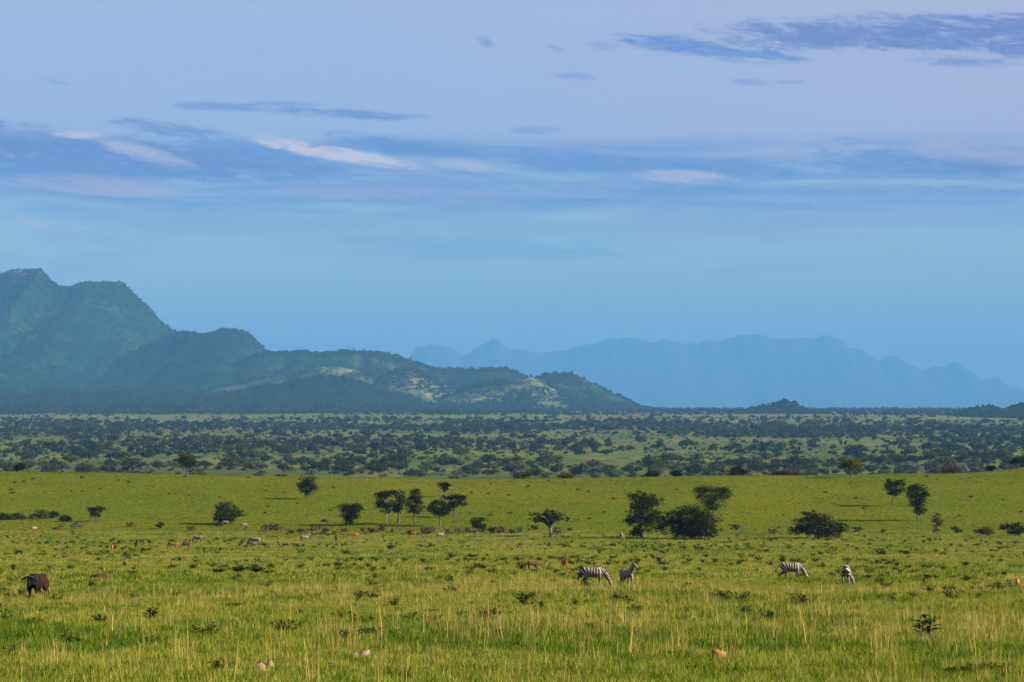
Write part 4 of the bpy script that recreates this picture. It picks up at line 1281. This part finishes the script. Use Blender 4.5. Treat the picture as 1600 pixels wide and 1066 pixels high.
# buffalo, facing the camera over its right shoulder
def build_buffalo():
    m, N = mat_new('buffalo_hide')
    co = N.add('ShaderNodeTexCoord').outputs['Object']
    x = N.add('ShaderNodeSeparateXYZ', {0: co}).outputs[0]
    c = N.mix(N.ramp(N.m('MULTIPLY_ADD', N.noise(co, 3.0, 4), 0.5, x), -0.05, 0.75), (0.022, 0.006, 0.003), (0.005, 0.0035, 0.0035))
    b = N.add('ShaderNodeBump', {'Strength': 0.3, 'Distance': 0.02, 'Height': N.noise(co, 25.0, 4)})
    p = N.add('ShaderNodeBsdfPrincipled', {'Base Color': c, 'Roughness': 0.8, 'Normal': b.outputs[0]})
    p.inputs['Specular IOR Level'].default_value = 0.08
    N.add('ShaderNodeOutputMaterial', {0: p.outputs[0]})
    torso = [(-.86, 0, 1.02, .20, .24), (-.68, 0, 1.04, .31, .36), (-.25, 0, .97, .37, .41), (.20, 0, .98, .36, .42), (.52, 0, 1.05, .30, .40), (.74, 0, 1.04, .20, .28)]
    neck = [(.60, 0, 1.10, .20, .28), (.84, .03, 1.10, .17, .23), (1.00, .06, 1.12, .15, .18)]
    head = [(.98, .05, 1.16, .14, .15), (1.10, .10, 1.08, .13, .14), (1.24, .15, .92, .10, .11), (1.32, .18, .82, .095, .09)]
    ears = [[(1.02, .05 + s * .13, 1.10, .02, .04), (1.00, .05 + s * .27, 1.02, .02, .065), (.99, .05 + s * .36, .96, .01, .03)] for s in (1, -1)]
    lg = legs(((.46, .03), (.50, -.04)), ((-.66, -.08), (-.62, .06)), w=.21, k=.86, thick=1.65)
    body = body_mesh('buffalo_body', [torso, neck, head] + lg + ears, m, 0.026)
    horns = []
    for s in (1, -1):
        pts = spline([(1.04, .06 + s * .03, 1.27), (1.05, .06 + s * .16, 1.27), (1.05, .06 + s * .32, 1.17), (1.06, .06 + s * .46, 1.16), (1.07, .06 + s * .50, 1.28), (1.06, .06 + s * .43, 1.38)], 5)
        horns.append(mesh_from('buffalo_horn', *tube(pts, np.interp(np.linspace(0, 1, len(pts)), [0, .3, .7, 1], [.085, .07, .045, .010]), 9), M_horn, True))
    tv = spline([(-.98, 0, 1.18), (-1.06, 0, .95), (-1.05, .02, .66), (-1.04, .02, .46)], 5)
    tail = mesh_from('buffalo_tail', *tube(tv, np.interp(np.linspace(0, 1, len(tv)), [0, .7, .88, 1], [.035, .022, .05, .01]), 7), M_dark_hair, True)
    loc, s = spot(58, 935)
    place_animal('buffalo', 'dark reddish brown buffalo with curved horns facing the viewer', 'buffalo', (body, horns[0], horns[1], tail), ('body', 'horn', 'horn', 'tail'), loc, math.radians(-109), 0.92)


build_buffalo()
COL.children.unlink(tmp); bpy.data.collections.remove(tmp)


# ------------------------------------------------------------------ mounds, rocks, low plants
def lump(name, rng, sx, sy, sz, mat, rough=0.25, seg=14, rings=7, flat=True):
    vs, fs = [], []
    th = np.linspace(0, 2 * math.pi, seg, endpoint=False)
    o1, o2 = rng.uniform(0, 50, 2)
    for r in range(rings):
        e = -0.25 + (math.pi / 2 + 0.25) * r / (rings - 1) * 0.98
        for t in th:
            d = np.array([math.cos(t) * math.cos(e), math.sin(t) * math.cos(e), math.sin(e)])
            if flat:
                d = np.sign(d) * np.abs(d) ** 0.55
            k = 1 + rough * 2 * (float(fbm(o1 + d[0] * 1.7 + d[2], o2 + d[1] * 1.7 - d[2], 3, 3)) - 0.5)
            vs.append((d[0] * sx * k, d[1] * sy * k, d[2] * sz * k))
    i = np.arange(rings * seg).reshape(rings, seg); j = np.roll(i, -1, axis=1)
    f = np.stack([i[:-1], j[:-1], j[1:], i[1:]], -1).reshape(-1, 4)
    return mesh_from(name, np.array(vs), f, mat, not flat)


M_red = rough_mat('red_earth', (0.026, 0.012, 0.006), (0.052, 0.022, 0.010), 2.0, 0.95, 0.6)
M_stone = rough_mat('pale_stone', (0.16, 0.105, 0.065), (0.30, 0.21, 0.14), 5.0, 0.9, 0.5)
M_orange = rough_mat('orange_stone', (0.22, 0.085, 0.03), (0.36, 0.16, 0.065), 5.0, 0.9, 0.5)
M_clay = rough_mat('clay_stone', (0.16, 0.09, 0.055), (0.30, 0.17, 0.11), 5.0, 0.9, 0.5)
mr = np.random.default_rng(23)
mound_me = [lump('termite_mound', mr, 0.9, 0.7, 0.55, M_red, 0.6, flat=False) for _ in range(5)]
mounds = [(115, 740), (93, 741), (24, 755), (38, 753), (186, 751), (201, 754), (210, 762), (18, 766), (20, 771), (112, 768), (130, 768), (297, 774), (290, 745), (388, 747), (344, 777), (157, 764), (128, 747), (52, 749),
          (445, 770), (466, 787), (517, 798), (508, 813), (416, 768), (419, 792), (415, 802), (737, 771), (764, 772), (767, 757), (796, 774), (735, 803), (765, 806), (521, 762), (797, 803), (621, 748),
          (904, 766), (920, 769), (844, 778), (858, 752), (1066, 750), (1058, 766), (943, 801), (921, 811), (1197, 797), (943, 837), (826, 761), (1088, 753), (960, 780), (1000, 757),
          (1501, 750), (1464, 749), (1567, 782), (1597, 800), (1518, 777), (1351, 795), (1224, 805), (1337, 779), (1218, 825), (1379, 752), (1500, 806), (1560, 757), (1260, 762), (1290, 770), (1450, 745)]
for x, y in mounds:
    loc, s = spot(x, y)
    o = link('termite_mound', mound_me[mr.integers(5)], None, loc, mr.uniform(0, 6.28), mr.uniform(0.35, 0.85))
    tag(o, beside('small reddish earth mound', x, y, FIELD_MARKS), 'mound', 'earth mounds dotting the field')
for lb, x, y, w in [('low dark red mound left of the lone grazing far zebra', 315, 836, 9), ('reddish bare earth mound right of the buffalo', 157, 906, 30), ('dark red mound left of the vase shaped bush', 508, 815, 12),
                    ('dark mound in the left meadow', 52, 826, 11), ('dark broken mound in the left meadow, right of another', 90, 827, 13), ('reddish brown mound in front of the walking zebra', 1243, 942, 18),
                    ('reddish mound lying beside the antelope at the right edge', 1572, 920, 22)]:
    loc, s = spot(x, y)
    me = lump('earth_mound', mr, w * s * .55, w * s * .5, w * s * 0.28, M_red if 'dark m' not in lb else M_clay, 0.6, flat=False)
    tag(link('earth_mound', me, None, loc, mr.uniform(0, 6)), lb, 'mound')
for lb, x, y, w, h, m_ in [('pale angular rock, larger of two side by side', 568, 1032, 22, 14, M_stone), ('pale rock leaning on the larger pale rock', 553, 1033, 14, 13, M_stone), ('pale flat topped rock below the pair of rocks', 518, 1047, 24, 13, M_stone),
                           ('broken clay coloured rock in the bottom left grass', 405, 1052, 22, 14, M_clay), ('tan rock beside the broken clay coloured one', 420, 1050, 16, 16, M_stone), ('bright orange rock alone in the grass', 1125, 1031, 24, 15, M_orange),
                           ('small pinkish stone at the bottom edge', 1212, 1030, 7, 6, M_orange), ('small pale stone near the bottom right of the centre', 855, 1056, 7, 6, M_stone)]:
    loc, s = spot(x, y)
    me = lump('rock', mr, w * s * .56, w * s * .42, h * s * 0.95, m_, 0.55, 9, 5)
    tag(link('rock', me, None, loc, mr.uniform(0, 6)), lb, 'rock')


def forb_mesh(rng, n_stem, h, leaf, mat, wide=0.5, upright=False):
    """leafy herb: stems carrying pointed leaves"""
    parts, st = [], []
    for _ in range(n_stem):
        a = rng.uniform(0, 6.28); ln = rng.uniform(.2, 1.0) * wide
        top = np.array([math.cos(a) * ln, math.sin(a) * ln, h * rng.uniform(.6, 1.0)])
        p = curve_between((0, 0, -.03), top, 0.05, rng, 5)
        st.append(tube(p, np.linspace(.012, .004, 5), 4))
        for k in range(7):
            q = p[0] + (top - p[0]) * (0.25 + 0.75 * k / 6)
            b = rng.uniform(0, 6.28); d = np.array([math.cos(b), math.sin(b), rng.uniform(.1, .7)]); d /= np.linalg.norm(d)
            sd = np.cross(d, [0, 0, 1.0]); sd /= np.linalg.norm(sd) + 1e-9
            L = leaf * rng.uniform(.7, 1.3); W = L * .16 if upright else L * .3
            parts.append((np.array([q, q + d * L * .45 + sd * W, q + d * L - np.array([0, 0, L * .15]), q + d * L * .45 - sd * W]), np.array([[0, 1, 2, 3]])))
    return join(st), join(parts)


L_forb = leafy('forb_leaves', (0.008, 0.022, 0.004), (0.022, 0.046, 0.008), (0.04, 0.07, 0.014), 0.2, 1.5)
L_forb2 = leafy('dark_forb_leaves', (0.004, 0.009, 0.003), (0.012, 0.020, 0.006), (0.024, 0.034, 0.010), 0.12, 1.5)
fr_ = np.random.default_rng(61)


def forb_set(k, n_stem, h, leaf, mat, wide):
    out = []
    for _ in range(k):
        (sv, sf), (lv, lf) = forb_mesh(fr_, n_stem, h, leaf, mat, wide)
        out.append((mesh_from('forb_stems', sv, sf, mat, True), mesh_from('forb_leaves', lv, lf, mat)))
    return out


F_small = forb_set(3, 16, .44, .17, L_forb, .40) + forb_set(3, 18, .40, .15, L_forb2, .45)
F_low = forb_set(2, 60, .42, .18, L_forb2, 1.0)


def forb(px, py, meshes, scale, label, group=None, rz=None, name='herb'):
    loc, s = spot(px, py)
    root = link(name, None, None, loc, fr_.uniform(0, 6.28) if rz is None else rz, scale)
    link('stem', meshes[0], root); link('foliage', meshes[1], root)
    return tag(root, label, 'herb', group)


# dark low clumps that stand out in the photograph: x, y, width in photograph pixels
low = [(340, 896, 34), (372, 894, 40), (400, 894, 34), (420, 897, 26), (350, 935, 40), (372, 937, 30), (438, 932, 36), (455, 933, 34), (425, 936, 26), (470, 935, 30), (368, 950, 26), (20, 890, 16), (8, 930, 22), (97, 950, 26), (132, 955, 18),
       (130, 987, 30), (90, 992, 18), (190, 988, 16), (1055, 942, 26), (1590, 985, 24), (1237, 937, 20), (1262, 985, 34), (1240, 990, 22), (1580, 995, 22), (636, 1030, 26), (675, 960, 30), (728, 964, 26), (658, 966, 22), (480, 972, 22), (470, 962, 22),
       (1040, 1032, 30), (745, 1056, 34), (850, 1052, 36), (890, 1058, 30), (1190, 1058, 34), (1100, 1056, 26), (1500, 1058, 34), (1545, 1052, 26), (735, 872, 26), (705, 873, 20), (600, 893, 16), (675, 891, 12), (1255, 882, 16), (1410, 866, 26), (1432, 863, 12),
       (1375, 868, 20), (1462, 865, 14), (470, 866, 18), (540, 868, 20), (565, 892, 14), (610, 860, 20), (1222, 880, 24), (1275, 880, 18), (1482, 908, 16), (1375, 940, 22), (1475, 934, 18), (1500, 932, 16), (1560, 920, 20), (1550, 905, 20), (250, 1040, 34), (235, 1025, 24),
       (290, 1030, 22), (65, 1056, 22), (175, 1058, 14), (5, 1000, 16), (275, 936, 20), (212, 936, 18), (150, 915, 20), (105, 920, 18), (1030, 878, 18), (1185, 877, 16), (1155, 882, 16), (930, 937, 14), (1010, 922, 14), (960, 925, 14), (1000, 1030, 20), (440, 1010, 20), (560, 985, 18), (30, 1045, 24)]
MARKS = [(57, 915, 'the buffalo'), (928, 905, 'the side on grazing zebra'), (980, 903, 'the alert zebra'), (1236, 895, 'the walking zebra'), (1322, 900, 'the zebra seen from behind'), (1590, 915, 'the right edge antelope'),
         (560, 1027, 'the pair of pale rocks'), (412, 1045, 'the clay coloured rock'), (1125, 1024, 'the orange rock'), (1443, 985, 'the lance leaved plant'), (380, 892, 'the dark band right of the bare mound'), (720, 960, 'the meadow centre'),
         (720, 870, 'the meadow below the acacia group'), (400, 850, 'the lone grazing far zebra'), (850, 1050, 'the bottom edge centre'), (200, 1030, 'the bottom left straw')]


def herb_label(x, y, big):
    q = min(MARKS, key=lambda m_: (m_[0] - x) ** 2 + 4 * (m_[1] - y) ** 2)
    side = 'left of' if x < q[0] - 12 else 'right of' if x > q[0] + 12 else 'in front of' if y > q[1] else 'behind'
    return ('spreading' if big else 'small') + ' dark green herb clump ' + side + ' ' + q[2]


for x, y, w in low:
    loc, s = spot(x, y)
    big = w >= 26
    me = (F_low if big else F_small)[fr_.integers(2 if big else 6)]
    sc = w * s / (1.9 if big else 0.85)
    forb(x, y, me, float(np.clip(sc, .5, 2.4)), herb_label(x, y, big), 'dark herb clumps in the meadow')
# the tall lance leaved plant on the right
(sv, sf), (lv, lf) = forb_mesh(np.random.default_rng(4), 7, .75, .42, L_forb2, .38, True)
forb(1443, 1003, (mesh_from('lance_stems', sv, sf, L_forb, True), mesh_from('lance_leaves', lv, lf, L_forb2)), 1.0, 'tall lance leaved dark green plant in the right foreground', None, 0.3, 'lance_leaved_plant')
# clumps of tall straw
for lb, x, y, n_, sc in [('tall pale straw clump above the pair of rocks', 535, 1030, 46, 1.35), ('straw clump with bent stalks left of the tall straw clump', 430, 1045, 22, 1.2), ('thin straw clump in the bottom left quarter', 285, 1040, 26, 1.25),
                         ('straw clump at the bottom left', 85, 1050, 26, 1.1), ('thin straw clump left of the orange rock', 1048, 1040, 12, 1.2), ('straw clump at the bottom right', 1540, 1050, 26, 1.1), ('straw clump left of the lance leaved plant', 1380, 1035, 22, 1.1), ('straw clump below the reddish bare ground', 690, 1050, 26, 1.0)]:
    loc, s = spot(x, y)
    me = blade_tuft('straw_clump', n_, .30, .45, .95, .011, .18, G_straw, fr_)
    tag(link('dry_grass_clump', me, None, loc, 0, sc), lb, 'dry grass')

# small dark herbs too many to count
def build_herbs():
    rng = np.random.default_rng(37)
    n = 4800
    Y = np.sqrt(rng.uniform(60 ** 2, 580 ** 2, n)); X = rng.uniform(-.2, .2, n) * Y
    keep = rng.uniform(0, 1, n) < 0.05 + 0.95 * sstep(0.55 * fbm(X / 8, Y / 10, 57, 4) + 0.45 * fbm(X / 30, Y / 34, 59, 3), 0.52, 0.62)
    X, Y = X[keep], Y[keep]; n = len(X)
    P = np.stack([X, Y, ground(X, Y)], 1); R = np.zeros((n, 3)); R[:, 2] = rng.uniform(0, 6.28, n)
    S = rng.uniform(.45, 1.25, n)
    scatter('ground_herbs', 'small dark herbs sprinkled through the grass', P, R, np.repeat(S[:, None], 3, 1), rng.integers(0, 6, n), [merged(f, 'herb_piece') for f in F_small])


build_herbs()


# ------------------------------------------------------------------ haze: the air itself
def build_haze():
    m, N = mat_new('haze_air')
    v = N.add('ShaderNodeVolumePrincipled', {'Color': HAZE_COLOR, 'Density': HAZE_DENSITY, 'Anisotropy': 0.0})
    out = N.add('ShaderNodeOutputMaterial'); N.t.links.new(v.outputs[0], out.inputs['Volume'])
    x, y0, y1, z0, z1 = 66000, -3000, 78000, -12.0, 1860.0
    vs = [(-x, y0, z0), (x, y0, z0), (x, y1, z0), (-x, y1, z0), (-x, y0, z1), (x, y0, z1), (x, y1, z1), (-x, y1, z1)]
    fs = [(0, 3, 2, 1), (4, 5, 6, 7), (0, 1, 5, 4), (1, 2, 6, 5), (2, 3, 7, 6), (3, 0, 4, 7)]
    o = link('haze', mesh_from('haze', vs, fs, m))
    o['kind'] = 'stuff'; o['label'] = 'blue haze filling the air'


build_haze()
